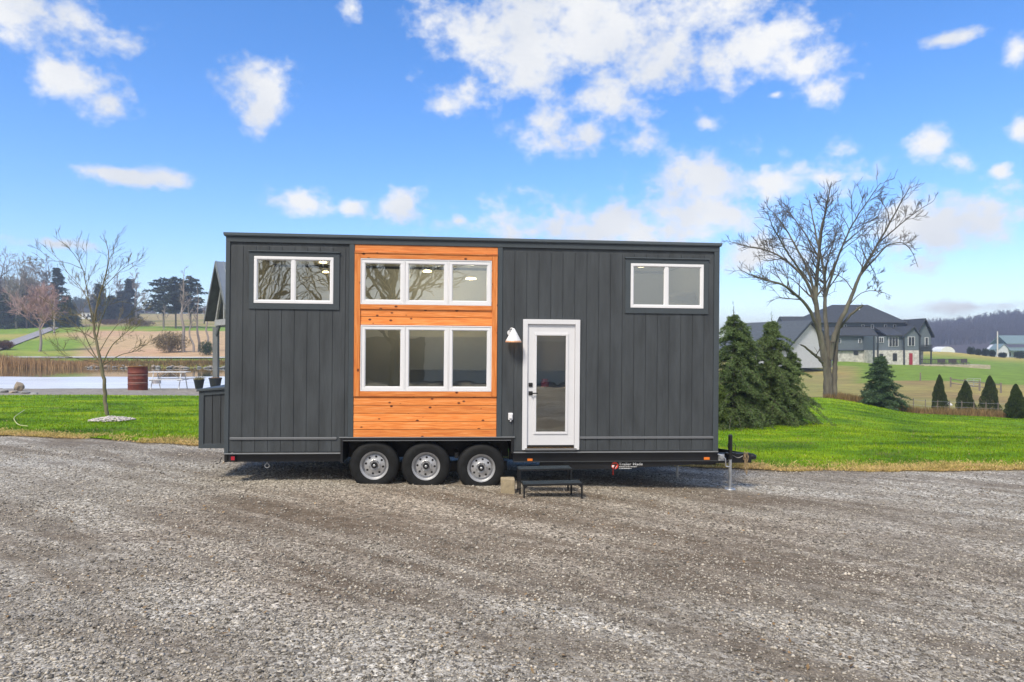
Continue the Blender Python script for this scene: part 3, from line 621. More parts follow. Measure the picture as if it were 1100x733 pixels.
def conifer(name, bp, h, rad, label, seed, colr=(.035, .065, .028), nb=150, sprays=16, leaf=.16, droop=.25, clear=.04, shape=.85, group=None, leader=.08, col2=None, pine=False):
    rg = np.random.default_rng(seed); root = empty(name, bp); tk = MB(); tk.tube([(0, 0, -.15), (0, 0, h*.5), (0, 0, h*.97)], [h*.018+.02, h*.011+.01, .006], 7)
    C_, D_, U_, L_ = [], [], [], []
    for i in range(nb):
        t = (i+rg.random())/nb; t = t**1.12; z = h*(clear+(1-clear-leader*.6)*t); a = rg.uniform(0, 2*np.pi)
        L = rad*(1-t)**shape*(rg.uniform(.5, 1.22) if h < 9 else rg.uniform(.62, 1.12))*(1+.25*math.sin(a*3+i*.05))+.02*h*rg.random()
        if pine: L = rad*rg.uniform(.45, 1.1)*(np.sin(np.pi*min(1, .25+.75*t)))**.6
        up0 = .35*t+.02 if not pine else .15
        dr = np.array([np.cos(a), np.sin(a), 0]); k = int(sprays*(.4+.6*L/rad))+2
        s = np.linspace(.12, 1, k)[:, None]; ctr = dr*L*s; ctr[:, 2] = z+up0*L*s[:, 0]-droop*L*s[:, 0]**1.7+.05*L*np.sin(s[:, 0]*3)
        side = np.array([-np.sin(a), np.cos(a), 0])
        sg = rg.choice([-1, 1], k)[:, None]; lw = leaf*(1.3-.7*s)*1.0
        for rep in range(3):
            off = side*sg*lw*rg.uniform(.1, 1.3, (k, 1)) if rep else 0*side*sg
            c = ctr+off+rg.normal(0, leaf*.18, (k, 3)); d = unit(dr*rg.uniform(.4, 1, (k, 1))+side*sg*(rep > 0)*rg.uniform(.3, 1, (k, 1))+np.array([0, 0, -.35])*rg.uniform(.2, 1.6, (k, 1)))
            uv = unit(np.cross(d, rg.normal(0, 1, (k, 3)))); C_.append(c); D_.append(d); U_.append(uv); L_.append(np.full(k, leaf)*rg.uniform(.7, 1.4, k)); sg = -sg
        tk.tube([(0, 0, z), tuple(ctr[len(ctr)//2]), tuple(ctr[-1])], [max(.004, h*.004), h*.002+.002, .002], 3, False)
    # bare-ish leader
    k = max(4, int(sprays*.6)); c = np.zeros((k, 3)); c[:, 2] = h*np.linspace(1-leader*1.6, 1, k); d = unit(rg.normal(0, 1, (k, 3))*[1, 1, .3]+[0, 0, .8]); C_.append(c); D_.append(d); U_.append(unit(np.cross(d, rg.normal(0, 1, (k, 3))))); L_.append(np.full(k, leaf*.8))
    C_, D_, U_, L_ = map(np.concatenate, (C_, D_, U_, L_))
    # each spray is three narrow needles-fans
    V = []; 
    fine = h < 9 and not pine; nn = 6 if fine else 3
    for s in range(nn):
        dd = unit(D_+rg.normal(0, .5 if fine else .38, D_.shape)); uu = unit(np.cross(dd, rg.normal(0, 1, D_.shape))); v, f = quad_leaves(C_+dd*L_[:, None]*.3, dd, uu, L_*(rg.uniform(.7, 1.2, len(L_)) if fine else 1), L_*(.12 if fine else .26)); V.append(v)
    V = np.concatenate(V); Fc = np.arange(len(V)).reshape(-1, 4)
    key = (colr, col2)
    if key not in CONM: CONM[key] = mat('needles', colr, .8, island=.45, col2=col2 or tuple(q*1.7 for q in colr), vscale=1.6, spec=.3, trans=.12)
    tk.build('trunk', BARK, root); obj('crown', V, Fc, CONM[key], root)
    return tag(root, label, 'tree', group)
CONM = {}
G1 = (.085, .125, .045); G2 = (.030, .055, .030)
conifer('spruce_tree', loc(788, 459), 4.35, 1.85, 'dark spruce with long leader right beside the trailer end wall', 1, G1, 200, 30, .11, .60, .02, .64, leader=.18)
conifer('spruce_tree', loc(829, 457), 4.05, 1.72, 'full spruce with drooping branches, second from the trailer end wall', 2, (.095, .135, .048), 200, 30, .11, .60, .02, .62, leader=.14)
conifer('spruce_tree', loc(806, 458)+Vector((0, .6, 0)), 3.6, 1.7, 'smaller spruce squeezed between two taller dark spruces', 3, G1, 130, 24, .11, .45, .02)
conifer('spruce_tree', loc(850, 456), 2.7, 1.05, 'low spruce at the right edge of the dark spruce clump', 8, G1, 100, 22, .11, .45, .02, .6)
conifer('arborvitae_shrub', loc(772, 461), 1.55, .55, 'yellow green young evergreen low against the trailer corner', 4, (.09, .13, .03), 90, 12, .10, .1, .02)
conifer('spruce_tree', loc(945, 438), 57*loc(945, 438).y/F, 25*loc(945, 438).y/F, 'broad stand-alone spruce at the lawn edge left of the row of narrow evergreens', 6, (.055, .095, .045), 190, 20, .17, .25, .01, .75)
# narrow evergreens
def column_tree(px, py, hpx, wpx, label, seed):
    bp = loc(px, py); D = bp.y; h = hpx*D/F; w = wpx*D/F/2; rg = np.random.default_rng(seed); n = 15000
    t = rg.random(n)**.85; a = rg.uniform(0, 2*np.pi, n); prof = np.where(t < .18, .5+.5*(t/.18)**.7, np.clip(1-((t-.18)/.82), 0, 1)**.66)
    lump = 1+.16*np.sin(a*3+t*9+seed)+.10*np.sin(a*7-t*23); r = w*prof*lump*(1-.35*rg.random(n)**2)+.01
    c = np.stack([r*np.cos(a), r*np.sin(a), .02*h+h*t*.98], 1); d = unit(np.stack([np.cos(a)*.35, np.sin(a)*.35, np.full(n, 1.)], 1)+rg.normal(0, .3, (n, 3))); u = unit(np.cross(d, rg.normal(0, 1, (n, 3))))
    v, f = quad_leaves(c, d, u, rg.uniform(.05, .12, n), .035); root = empty('arborvitae_tree', bp)
    MB().tube([(0, 0, -.1), (0, 0, h*.9)], [.05, .01], 6).build('trunk', BARK, root); obj('crown', v, f, ARB, root)
    tag(root, label, 'tree', 'narrow evergreens in a row at the lawn edge')
ARB = mat('arborvitae_leaf', (.030, .052, .014), .8, island=.5, col2=(.06, .085, .02), vscale=3, spec=.25, trans=.1)
column_tree(1009, 445, 42, 15, 'narrow dark evergreen, leftmost of the row of four', 1)
column_tree(1037, 446.5, 37, 18, 'double topped dark evergreen, second of the row from the left', 2)
column_tree(1063, 448, 44, 19, 'tallest narrow dark evergreen, third of the row from the left', 3)
column_tree(1091, 450, 37, 18, 'narrow dark evergreen nearest the right edge, last of the row', 4)

# left background trees
GB = None
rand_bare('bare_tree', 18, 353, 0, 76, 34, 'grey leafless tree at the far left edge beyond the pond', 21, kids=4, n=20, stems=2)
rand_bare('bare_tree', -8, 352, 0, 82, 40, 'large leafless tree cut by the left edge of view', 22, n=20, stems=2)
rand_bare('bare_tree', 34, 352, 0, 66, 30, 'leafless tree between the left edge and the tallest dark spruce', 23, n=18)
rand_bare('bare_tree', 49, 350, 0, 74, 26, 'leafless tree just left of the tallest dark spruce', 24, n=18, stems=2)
def far_con(px, py, hpx, wpx, label, seed, c=(.030, .05, .034), **k):
    bp = loc(px, py); D = bp.y; conifer('spruce_tree', bp, hpx*D/F, wpx*D/F/2, label, seed, c, k.pop('nb', 120), 11, D*.0035, **k)
far_con(62, 351, 66, 36, 'tallest dark spruce beyond the left field', 31, droop=.3)
far_con(72, 352, 36, 30, 'dark green rounded spruce in front of the tallest one', 32, (.028, .055, .036))
far_con(28, 352, 50, 26, 'dark evergreen among grey bare trees at far left', 33)
far_con(8, 353, 40, 40, 'low wide dark evergreen at the left edge', 34)
far_con(42, 351, 34, 30, 'short dark evergreen behind the pinkish tree', 35)
far_con(107, 346, 42, 22, 'dark spruce behind the young lawn tree', 36, (.035, .05, .045))
far_con(120, 347, 30, 22, 'small dark spruce right of the one behind the young tree', 37, (.035, .05, .045))
far_con(139, 346, 48, 26, 'pointed dark spruce in the middle of the far hill', 38, (.035, .05, .045))
far_con(130, 346, 34, 20, 'short spruce touching the pointed one on its left', 39, (.035, .05, .045))
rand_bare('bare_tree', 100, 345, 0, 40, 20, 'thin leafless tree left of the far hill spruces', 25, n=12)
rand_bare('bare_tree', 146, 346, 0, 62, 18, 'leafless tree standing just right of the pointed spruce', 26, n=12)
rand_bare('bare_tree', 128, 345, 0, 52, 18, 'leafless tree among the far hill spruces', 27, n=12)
rand_bare('pink_budded_tree', 43, 378, 0, 70, 50, 'round headed bare tree with pinkish twigs by the road', 28, TWIGP, TWIGF, n=26, kids=5, clear=.3)
def pine(px, py, hpx, wpx, label, seed):
    bp = loc(px, py); D = bp.y; conifer('pine_tree', bp, hpx*D/F, wpx*D/F/2, label, seed, (.045, .062, .052), 46, 16, D*.0042, .05, .30, pine=True, leader=.02)
pine(176, 352, 53, 42, 'leftmost of the tall airy pines on the far field', 41)
pine(189, 353, 55, 34, 'middle tall airy pine on the far field', 42)
pine(205, 353, 56, 36, 'rightmost tall airy pine on the far field', 43)
rand_bare('bare_tree', 197.5, 379, 0, 96, 26, 'tall leafless tree by the road in front of the far pines', 51, kids=3, n=16, clear=.45, depth=2)
rand_bare('bare_tree', 208, 379, 0, 60, 16, 'leaning leafless tree right of the tall one by the road', 52, kids=3, n=9, lean=-.14, clear=.45, depth=2)
rand_bare('bare_tree', 214, 378, 0, 72, 16, 'thin upright leafless tree left of the pavilion post', 53, kids=3, n=9, clear=.4, depth=2)
rand_bare('bare_tree', 223, 371, 0, 58, 14, 'thin leafless stem directly beside the pavilion eave', 54, kids=3, n=7, clear=.5, depth=2)
rand_bare('bare_tree', 176, 354, 0, 24, 16, 'small leafless tree under the leftmost pine', 55, kids=3, n=8, depth=2)
def bush(name, px, py, hpx, wpx, label, seed, m, n=6000, leafpx=1.2, cat='shrub', group=None, stems=22):
    bp = loc(px, py); D = bp.y; h = hpx*D/F; w = wpx*D/F/2; rg = np.random.default_rng(seed)
    p = rg.normal(0, 1, (n, 3)); p = unit(p)*(rg.random((n, 1))**.4); a = np.arctan2(p[:, 1], p[:, 0]); p *= (1+.18*np.sin(3*a+seed)+.12*np.sin(5*a+p[:, 2]*6))[:, None]
    c = p*[w, w, h*.52]; c[:, 2] += h*.5; c = c[c[:, 2] > 0]; k = len(c); d = unit(c*[1, 1, .8]+rg.normal(0, w*.5, (k, 3))); u = unit(np.cross(d, rg.normal(0, 1, (k, 3)))); lf = leafpx*D/F
    v, f = quad_leaves(c, d, u, lf*rg.uniform(.8, 1.8, k), lf*.35); root = empty(name, bp)
    st = MB(); r2 = random.Random(seed)
    for i in range(stems):
        q = r2.uniform(0, 6.28); e = r2.uniform(.3, .9); st.tube([(0, 0, -.05), (math.cos(q)*w*e*.4, math.sin(q)*w*e*.4, h*.5), (math.cos(q)*w*e, math.sin(q)*w*e, h*r2.uniform(.6, .95))], [.004*h+.01, .003*h+.008, .006], 3, False)
    st.build('stem', TWIGF, root); obj('foliage', v, f, m, root); return tag(root, label, cat, group)
BUSHO = mat('bush_olive', (.13, .11, .05), .9, island=.5, col2=(.20, .15, .08), vscale=1, trans=.1)
BUSHR = mat('bush_red', (.12, .05, .03), .9, island=.5, trans=.1)
BUSHG = mat('bush_dark', (.025, .045, .025), .9, island=.5, trans=.1)
BUSHB = mat('bush_brown', (.15, .10, .08), .9, island=.5, trans=.1)
bush('bush', 183, 379, 22, 34, 'rounded olive brown bush on the pond bank', 1, BUSHO, 7000)
bush('bush', 4, 376, 10, 20, 'low reddish brown bush at the left edge by the road', 2, BUSHR, 3000)
bush('evergreen_bush', 222, 382, 15, 14, 'small dark green evergreen left of the pavilion post', 3, mat('bush_g', (.035, .07, .03), .9, island=.5), 2500)
bush('bush', 142, 349, 7, 22, 'dark brown brush below the pointed spruce', 4, BUSHB, 1500)
bush('bush', 152, 351, 7, 26, 'lower brown brush pile on the far field', 5, BUSHB, 1500)
bush('bush', 118, 349, 6, 24, 'brown brush below the small dark spruce', 6, BUSHB, 1500)

# far woods: one mass each
def woods(name, label, n, gen, hrange, seed, m):
    rg = random.Random(seed); mb = MB()
    for i in range(n):
        x, y = gen(rg); z = Hs(x, y); h = rg.uniform(*hrange); b = Vector((x, y, z-.3)); tp = b+Vector((rg.gauss(0, .4), 0, h)); r = .16+y*.0002
        mb.tube([b, b.lerp(tp, .5), tp], [r, r*.6, r*.15], 3, False)
        for k in range(14):
            t = rg.uniform(.28, .97); p = b.lerp(tp, t); a = rg.uniform(0, 6.28); L = h*.34*(1.15-t)*rg.uniform(.6, 1.2); e = p+Vector((math.cos(a)*L, math.sin(a)*L, L*rg.uniform(.6, 1.3)))
            mb.tube([p, e], [r*.5, r*.18], 3, False)
            for j in range(2):
                p2 = p.lerp(e, rg.uniform(.3, .8)); a2 = rg.uniform(0, 6.28); L2 = L*.5; mb.tube([p2, p2+Vector((math.cos(a2)*L2, math.sin(a2)*L2, L2))], [r*.3, r*.15], 3, False)
    return tag(mb.build(name, m), label, 'woods', kind='stuff')
WOODM = mat('far_wood', (.10, .078, .085), .95, island=.45)
def gr(rg): y = rg.uniform(520, 690); u = rg.uniform(940, 1230); return ((u-CX)/F*y, y)
woods('distant_woods', 'hazy leafless woods covering the ridge at right', 2600, gr, (9, 15), 3, WOODM)
def gl_(rg): y = rg.uniform(430, 560); u = rg.uniform(-160, 330); return ((u-CX)/F*y, y)
woods('distant_woods', 'hazy line of woods along the skyline at left', 900, gl_, (4, 8), 4, WOODM)
def gl2(rg): y = rg.uniform(225, 300); u = rg.uniform(-120, 52); return ((u-CX)/F*y, y)
woods('distant_woods', 'grey thicket behind the trees at the far left', 320, gl2, (9, 19), 5, WOODM)
def gl3(rg): y = rg.uniform(420, 520); u = rg.uniform(78, 128); return ((u-CX)/F*y, y)
woods('distant_woods', 'dim woods seen between the two left groups of spruces', 260, gl3, (8, 12), 6, mat('far_green', (.05, .07, .06), .95, island=.4))
rand_bare('bare_tree', 706, None, 24, 0, 0, 'x', 1) if False else None

# ------------------------------------------------------------------ the tiny house on its trailer
XL = (241-CX)/F*11.0; XR = (771.5-CX)/F*11.69
YAW = math.atan2(.69, XR-XL); TILT = R(.5)
house = empty('tiny_house', (XL, 11.0, .0)); house.rotation_euler = (0, TILT, YAW)
MW = Matrix.Translation(house.location) @ Euler((0, TILT, YAW)).to_matrix().to_4x4(); MI = MW.inverted(); CO = MI @ Vector((0, 0, CAMH))
def fp(px, py, v=0.0):
    """photo pixel -> (u, w) on the plane at depth v of the house's own frame"""
    d = (MI.to_3x3() @ Vector(((px-CX)/F, 1, -(py-HY)/F))); t = (v-CO.y)/d.y; q = CO+d*t; return q.x, q.z
def U(px, py=372, v=0.): return fp(px, py, v)[0]
def Wz(px, py, v=0.): return fp(px, py, v)[1]
LEN = U(771.6); WB = Wz(506, 485.2); WT = (Wz(241, 250.2)+Wz(772, 262.6))/2
DEP = 2.55
print('house', LEN, WB, WT)
def rect(x0, y0, x1, y1, v=0.):
    ym = (y0+y1)/2; xm = (x0+x1)/2; return (U(x0, ym, v), Wz(xm, y1, v), U(x1, ym, v), Wz(xm, y0, v))
PAINT = mat('charcoal_paint', (.052, .060, .067), .55, var=.24, vscale=5, bump=.25, bscale=30, stretch=(1, 1, .18), spec=.4)
PAINTT = mat('charcoal_trim', (.057, .071, .082), .5, var=.06, vscale=4, bump=.15, bscale=30, spec=.4)
PAINTD = mat('charcoal_metal', (.085, .105, .12), .35, spec=.5, var=.05)
FLASH = mat('grey_flashing', (.30, .32, .34), .35, metal=.3, var=.06)
WHITE = mat('white_vinyl', (.80, .81, .84), .35, var=.02)
WHITED = mat('white_door_paint', (.72, .73, .76), .4, var=.02)
BLACKM = mat('black_steel', (.012, .013, .015), .4, var=.1, bump=.05)
BLACKP = mat('black_plastic', (.015, .015, .016), .4)
RUBBER = mat('tyre_rubber', (.013, .014, .015), .7, var=.25, vscale=8, bump=.2, bscale=60, spec=.22)
SILVER = mat('silver_rim', (.50, .51, .53), .38, metal=.55, var=.05)
GALV = mat('galvanised_steel', (.48, .50, .52), .45, metal=.7, var=.15, vscale=20)
GLASS = glassmat('window_glass', (.46, .52, .49), 1.5, .26)
GLASSD = glassmat('door_glass', (.66, .64, .58), 1.5, .22)
INW = mat('interior_wall', (.66, .64, .57), .8); INF = mat('interior_floor', (.25, .17, .10), .5); INC = mat('cabinet', (.52, .52, .48), .5)

def cut(r, holes):
    out = [r]
    for h in holes:
        nx = []
        for (a, b, c, d) in out:
            if h[0] >= c or h[2] <= a or h[1] >= d or h[3] <= b: nx.append((a, b, c, d)); continue
            if h[1] > b: nx.append((a, b, c, h[1]))
            if h[3] < d: nx.append((a, h[3], c, d))
            lo, hi = max(b, h[1]), min(d, h[3])
            if h[0] > a: nx.append((a, lo, h[0], hi))
            if h[2] < c: nx.append((h[2], lo, c, hi))
        out = nx
    return [q for q in out if q[2]-q[0] > 1e-3 and q[3]-q[1] > 1e-3]
wL = rect(273.5, 276.3, 358.5, 326.3); wR = rect(677, 284, 755, 331.3)
wU = rect(387.5, 279.3, 528, 328); wD = rect(387.5, 350, 528, 420.5); dr = rect(561.2, 343.5, 622.3, 483)
WELL = (U(366, 480), WB-.3, U(551.5, 480), Wz(458, 470))
holes = [wL, wR, wU, wD, dr]
CED = rect(380.5, 264.3, 534, 470)
# wall body behind the boards
mb = MB()
for q in cut((0.02, WB, LEN-.02, WT-.05), holes+[WELL]): mb.box((q[0], .0, q[1]), (q[2], .09, q[3]))
mb.box((0.02, DEP-.09, WB), (LEN-.02, DEP, WT-.16)); mb.box((.02, .0901, WB), (.11, DEP-.0901, WT-.08)); mb.box((LEN-.11, .0901, WB), (LEN-.02, DEP-.0901, WT-.08))
wall = mb.build('wall', PAINT, house)
# grooved siding boards
mb = MB(); pitch = .2032; g = .0055
bandz = Wz(506, 470.5)
for (a, b) in ((U(247), U(374.8)), (U(539.2), U(766))):
    n = int((b-a)/pitch)+1; 
    x = a
    while x < b-.01:
        x1 = min(x+pitch, b)
        for q in cut((x+g/2, WB+.01, x1-g/2, WT-.20), holes+[WELL]): mb.box((q[0], -.011, q[1]), (q[2], -.0005, q[3]))
        x = x1
    mb.build('siding', PAINT, house, bevel=.0025); mb = MB()
# end wall grooves
mb = MB(); mb2 = MB(); y = .05
while y < DEP-.08:
    mb.box((LEN-.0195, y+.004, WB+.01), (LEN-.011, min(y+pitch, DEP-.05)-.004, WT-.2)); mb2.box((.0195, y+.004, WB+.01), (.011, min(y+pitch, DEP-.05)-.004, WT-.2)); y += pitch
mb.build('end_siding', PAINT, house); mb2.build('end_siding', PAINT, house)
# corner boards, frieze, vertical trims
mb = MB()
mb.box((0, -.028, WB-.005), (U(247), -.0005, WT-.14)); mb.box((0, -.0004, WB-.005), (.019, .1, WT-.14))
mb.box((U(766), -.028, WB-.005), (LEN, -.0005, WT-.14)); mb.box((LEN-.019, -.0004, WB-.005), (LEN, .1, WT-.14))
mb.build('corner_board', PAINTT, house, bevel=.003)
mb = MB(); mb.box((0, -.03, WT-.139), (LEN, -.0005, WT-.052)); mb.box((0, DEP+.001, WT-.25), (LEN, DEP+.03, WT-.14)); mb.build('frieze_board', PAINTT, house, bevel=.003)
mb = MB(); 
mb.box((U(374.8), -.026, WELL[3]+.012), (U(380.4), -.0006, WT-.14)); mb.box((U(534), -.026, WELL[3]+.012), (U(539.2), -.0006, WT-.14)); mb.build('trim_board', PAINTT, house, bevel=.003)
# roof with overhang and metal edge
mb = MB(); mb.prism([(-.025, -.055, WT-.05), (-.025, -.055, WT), (-.025, DEP+.05, WT-.10), (-.025, DEP+.05, WT-.15)], (LEN+.05, 0, 0))
roof = mb.build('roof', PAINTD, house, bevel=.004)
mb = MB(); mb.box((-.03, -.064, WT-.035), (LEN+.03, -.0555, WT+.006)); mb.build('drip_edge', PAINTD, roof)
mb = MB()
for px in (706, 714, 722): pass
# belly flashings
mb = MB()
for (a, b) in ((U(247.3, 470), U(362, 470)), (U(622.6, 469), U(765.8, 469))): mb.box((a, -.030, bandz-.020), (b, -.0115, bandz+.020))
mb.build('belly_band', mat('belly_band_metal', (.17, .18, .195), .35, metal=.2), house, bevel=.006)
mb = MB(); mb.box((-.0, -.036, WB-.022), (U(366, 487), -.001, WB-.0055)); mb.box((U(551.5, 486), -.036, WB-.022), (LEN, -.001, WB-.0055)); mb.box((WELL[0]-.02, -.036, WELL[3]), (WELL[2]+.02, -.001, WELL[3]+.0115)); mb.build('flashing', FLASH, house)

# cedar panel
def cedarmat():
    m = bpy.data.materials.new('cedar'); m.use_nodes = True; N = m.node_tree.nodes; L = m.node_tree.links; p = N['Principled BSDF']; p.inputs['Roughness'].default_value = .45
    tcn = N.new('ShaderNodeTexCoord'); gm = N.new('ShaderNodeNewGeometry')
    ad = N.new('ShaderNodeVectorMath'); ad.operation = 'ADD'; cb = N.new('ShaderNodeCombineXYZ'); ml = N.new('ShaderNodeMath'); ml.operation = 'MULTIPLY'; ml.inputs[1].default_value = 37.0; L.new(gm.outputs['Random Per Island'], ml.inputs[0]); L.new(ml.outputs[0], cb.inputs[0]); L.new(ml.outputs[0], cb.inputs[1])
    L.new(tcn.outputs['Object'], ad.inputs[0]); L.new(cb.outputs[0], ad.inputs[1])
    mp = N.new('ShaderNodeMapping'); mp.inputs['Scale'].default_value = (1.3, 1, 26); L.new(ad.outputs[0], mp.inputs[0])
    t = N.new('ShaderNodeTexNoise'); t.inputs['Scale'].default_value = 2.4; t.inputs['Detail'].default_value = 6; t.inputs['Distortion'].default_value = .6; L.new(mp.outputs[0], t.inputs[0])
    r = N.new('ShaderNodeValToRGB'); L.new(t.outputs['Fac'], r.inputs[0]); e = r.color_ramp.elements; e[0].position = .3; e[0].color = (.62, .17, .036, 1); e[1].position = .7; e[1].color = (.90, .38, .13, 1); q = e.new(.5); q.color = (.80, .26, .055, 1)
    # knots
    mp2 = N.new('ShaderNodeMapping'); mp2.inputs['Scale'].default_value = (5.0, .01, 7.6); L.new(ad.outputs[0], mp2.inputs[0])
    vo = N.new('ShaderNodeTexVoronoi'); vo.inputs['Scale'].default_value = 1.0; vo.inputs['Randomness'].default_value = 1; L.new(mp2.outputs[0], vo.inputs[0])
    kr = N.new('ShaderNodeMapRange'); L.new(vo.outputs['Distance'], kr.inputs[0]); kr.inputs[1].default_value = .09; kr.inputs[2].default_value = .16; kr.inputs[3].default_value = 1; kr.inputs[4].default_value = 0
    x = N.new('ShaderNodeMixRGB'); L.new(kr.outputs[0], x.inputs[0]); L.new(r.outputs[0], x.inputs[1]); x.inputs[2].default_value = (.13, .03, .012, 1)
    # per board tone
    mr_ = N.new('ShaderNodeMapRange'); L.new(gm.outputs['Random Per Island'], mr_.inputs[0]); mr_.inputs[3].default_value = .78; mr_.inputs[4].default_value = 1.14
    s = N.new('ShaderNodeVectorMath'); s.operation = 'SCALE'; L.new(x.outputs[0], s.inputs[0]); L.new(mr_.outputs[0], s.inputs['Scale']); L.new(s.outputs[0], p.inputs['Base Color'])
    b = N.new('ShaderNodeBump'); b.inputs['Strength'].default_value = .12; b.inputs['Distance'].default_value = .01; L.new(t.outputs['Fac'], b.inputs['Height']); L.new(b.outputs[0], p.inputs['Normal'])
    return m
CEDAR = cedarmat()
CEDARV = CEDAR.copy(); CEDARV.name = 'cedar_upright'
for n_ in CEDARV.node_tree.nodes:
    if n_.type == 'MAPPING':
        sc_ = n_.inputs['Scale'].default_value; n_.inputs['Scale'].default_value = (sc_[2], sc_[1], sc_[0])
mb = MB(); bh = .132; z = CED[1]+.004
k = 0
while z < CED[3]-.01:
    z1 = min(z+bh, CED[3])
    for q in cut((CED[0]+.002, z+.0025, CED[2]-.002, z1-.0025), [wU, wD]):
        n = len(mb.v); mb.prism([(q[0], -.014, q[3]), (q[0], -.0005, q[3]), (q[0], -.0005, q[1]), (q[0], -.020, q[1])][::-1], (q[2]-q[0], 0, 0))
    z = z1
mb.build('cedar_panel', CEDAR, house, bevel=.002)
ct = MB()
t0 = Wz(458, 273.7); t1 = Wz(458, 426)
mb = MB(); mb.box((CED[0]+.003, -.040, t1), (U(387.2, 350), -.0205, t0)); mb.box((U(528.3, 350), -.040, t1), (CED[2]-.003, -.0205, t0)); mb.build('cedar_side_trim', CEDARV, house, bevel=.003)
mb = MB(); u0, u1 = U(387.4, 350), U(528.1, 350)
mb.box((u0, -.038, wU[3]+.003), (u1, -.0206, t0)); mb.box((u0, -.038, Wz(458, 333)), (u1, -.0206, wU[1]-.003)); mb.box((u0, -.038, t1), (u1, -.0206, wD[1]-.003))
mb.box((CED[0]+.001, -.052, t0+.001), (CED[2]-.001, -.0207, t0+.016)); mb.build('cedar_trim', CEDAR, house, bevel=.003)

# windows
def frame_boxes(mb, r, t, y0, y1, tb=None):
    tb = tb or t
    mb.box((r[0], y0, r[1]), (r[2], y1, r[1]+tb)); mb.box((r[0], y0, r[3]-tb), (r[2], y1, r[3])); mb.box((r[0], y0, r[1]+tb), (r[0]+t, y1, r[3]-tb)); mb.box((r[2]-t, y0, r[1]+tb), (r[2], y1, r[3]-tb))
def pane(r, y, parent, m=GLASS): return obj('glass', [(r[0], y, r[1]), (r[2], y, r[1]), (r[2], y, r[3]), (r[0], y, r[3])], [(0, 1, 2, 3)], m, parent)
def casement_row(r, name):
    w = empty(name, (0, 0, 0)); w.parent = house; 
    mb = MB(); frame_boxes(mb, r, .016, -.034, .07)
    n = 3; W3 = (r[2]-r[0])/3
    for i in (1, 2): mb.box((r[0]+W3*i-.009, -.033, r[1]+.016), (r[0]+W3*i+.009, .07, r[3]-.016))
    mb.build('frame', WHITE, w, bevel=.003)
    for i in range(3):
        a = r[0]+W3*i+(.018 if i == 0 else .011); b = r[0]+W3*(i+1)-(.018 if i == 2 else .011); rr = (a, r[1]+.018, b, r[3]-.018)
        mb = MB(); frame_boxes(mb, rr, .052, -.026, .03); frame_boxes(mb, (rr[0]+.0521, rr[1]+.0521, rr[2]-.0521, rr[3]-.0521), .010, -.012, .02); mb.build('sash', WHITE, w, bevel=.004)
        pane((rr[0]+.05, rr[1]+.05, rr[2]-.05, rr[3]-.05), .002, w)
    return w
casement_row(wU, 'window'); casement_row(wD, 'window')
def slider(r, pxm, trim):
    w = empty('window', (0, 0, 0)); w.parent = house
    mb = MB(); frame_boxes(mb, r, .045, -.036, .07); um = pxm; mb.box((um-.028, -.03, r[1]+.045), (um+.028, .06, r[3]-.045)); mb.build('frame', WHITE, w, bevel=.004)
    a = (r[0]+.045, r[1]+.045, um-.028, r[3]-.045); b = (um+.028, r[1]+.045, r[2]-.045, r[3]-.045)
    mb = MB(); frame_boxes(mb, a, .012, -.012, .02); mb.build('sash', WHITE, w); mb = MB(); frame_boxes(mb, b, .012, -.02, .012); mb.build('sash', WHITE, w)
    pane(a, .006, w); pane(b, -.004, w)
    mb = MB(); T = trim
    for q in cut(T, [r]): mb.box((q[0], -.030, q[1]), (q[2], -.0118, q[3]))
    mb.build('window_trim', PAINTT, w, bevel=.002)
    MB().box((T[0]-.01, -.052, T[3]), (T[2]+.01, -.0119, T[3]+.014)).build('drip_cap', PAINTD, w)
    return w
slider(wL, U(314.8), rect(268.3, 271.3, 365, 332.5)); slider(wR, U(714.8), rect(671.3, 278.6, 760.3, 337.2))

# door
door = empty('door', (0, 0, 0)); door.parent = house
mb = MB(); mb.box((dr[0], -.045, dr[1]), (U(566.3, 410), .07, dr[3])); mb.box((U(617.3, 410), -.045, dr[1]), (dr[2], .07, dr[3])); zt = Wz(591, 348.6); mb.box((U(566.3, 410), -.045, zt), (U(617.3, 410), .07, dr[3])); mb.build('door_frame', WHITED, door, bevel=.004)
zb = Wz(591, 480)
lf = (U(566.6, 410), zb, U(617, 410), zt-.004); gl = rect(575.3, 360, 608, 464.5, .01)
mb = MB()
for q in cut(lf, [gl]): mb.box((q[0], -.008, q[1]), (q[2], .035, q[3]))
mb.build('door_leaf', WHITED, door)
mb = MB()
for q in cut((gl[0]-.03, gl[1]-.03, gl[2]+.03, gl[3]+.03), [(gl[0]+.012, gl[1]+.012, gl[2]-.012, gl[3]-.012)]): mb.box((q[0], -.022, q[1]), (q[2], -.0085, q[3]))
mb.build('glass_moulding', WHITED, door, bevel=.005)
pane(gl, .004, door, GLASSD)
mb = MB()
for i in range(7): zz = gl[3]-.02-.014*i; mb.box((gl[0]+.012, .012, zz), (gl[2]-.012, .024, zz+.006))
mb.build('blind', WHITE, door)
MB().box((dr[0]+.05, -.07, dr[1]), (dr[2]-.05, -.0455, dr[1]+.03)).build('threshold', mat('aluminium', (.4, .4, .4), .4, metal=.8), door)
MB().box((lf[0]+.005, -.014, zb), (lf[2]-.005, -.0085, zb+.03)).build('door_sweep', BLACKP, door)
hu, hz = fp(570, 422.5, -.02); du, dz = fp(570, 413.5, -.02)
mb = MB(); mb.box((hu-.033, -.022, hz-.033), (hu+.033, -.0085, hz+.033)); mb.tube([(hu, -.022, hz), (hu, -.06, hz)], .011, 10); mb.box((hu-.01, -.068, hz-.010), (hu+.115, -.054, hz+.010)); mb.build('handle', BLACKP, door, bevel=.003)
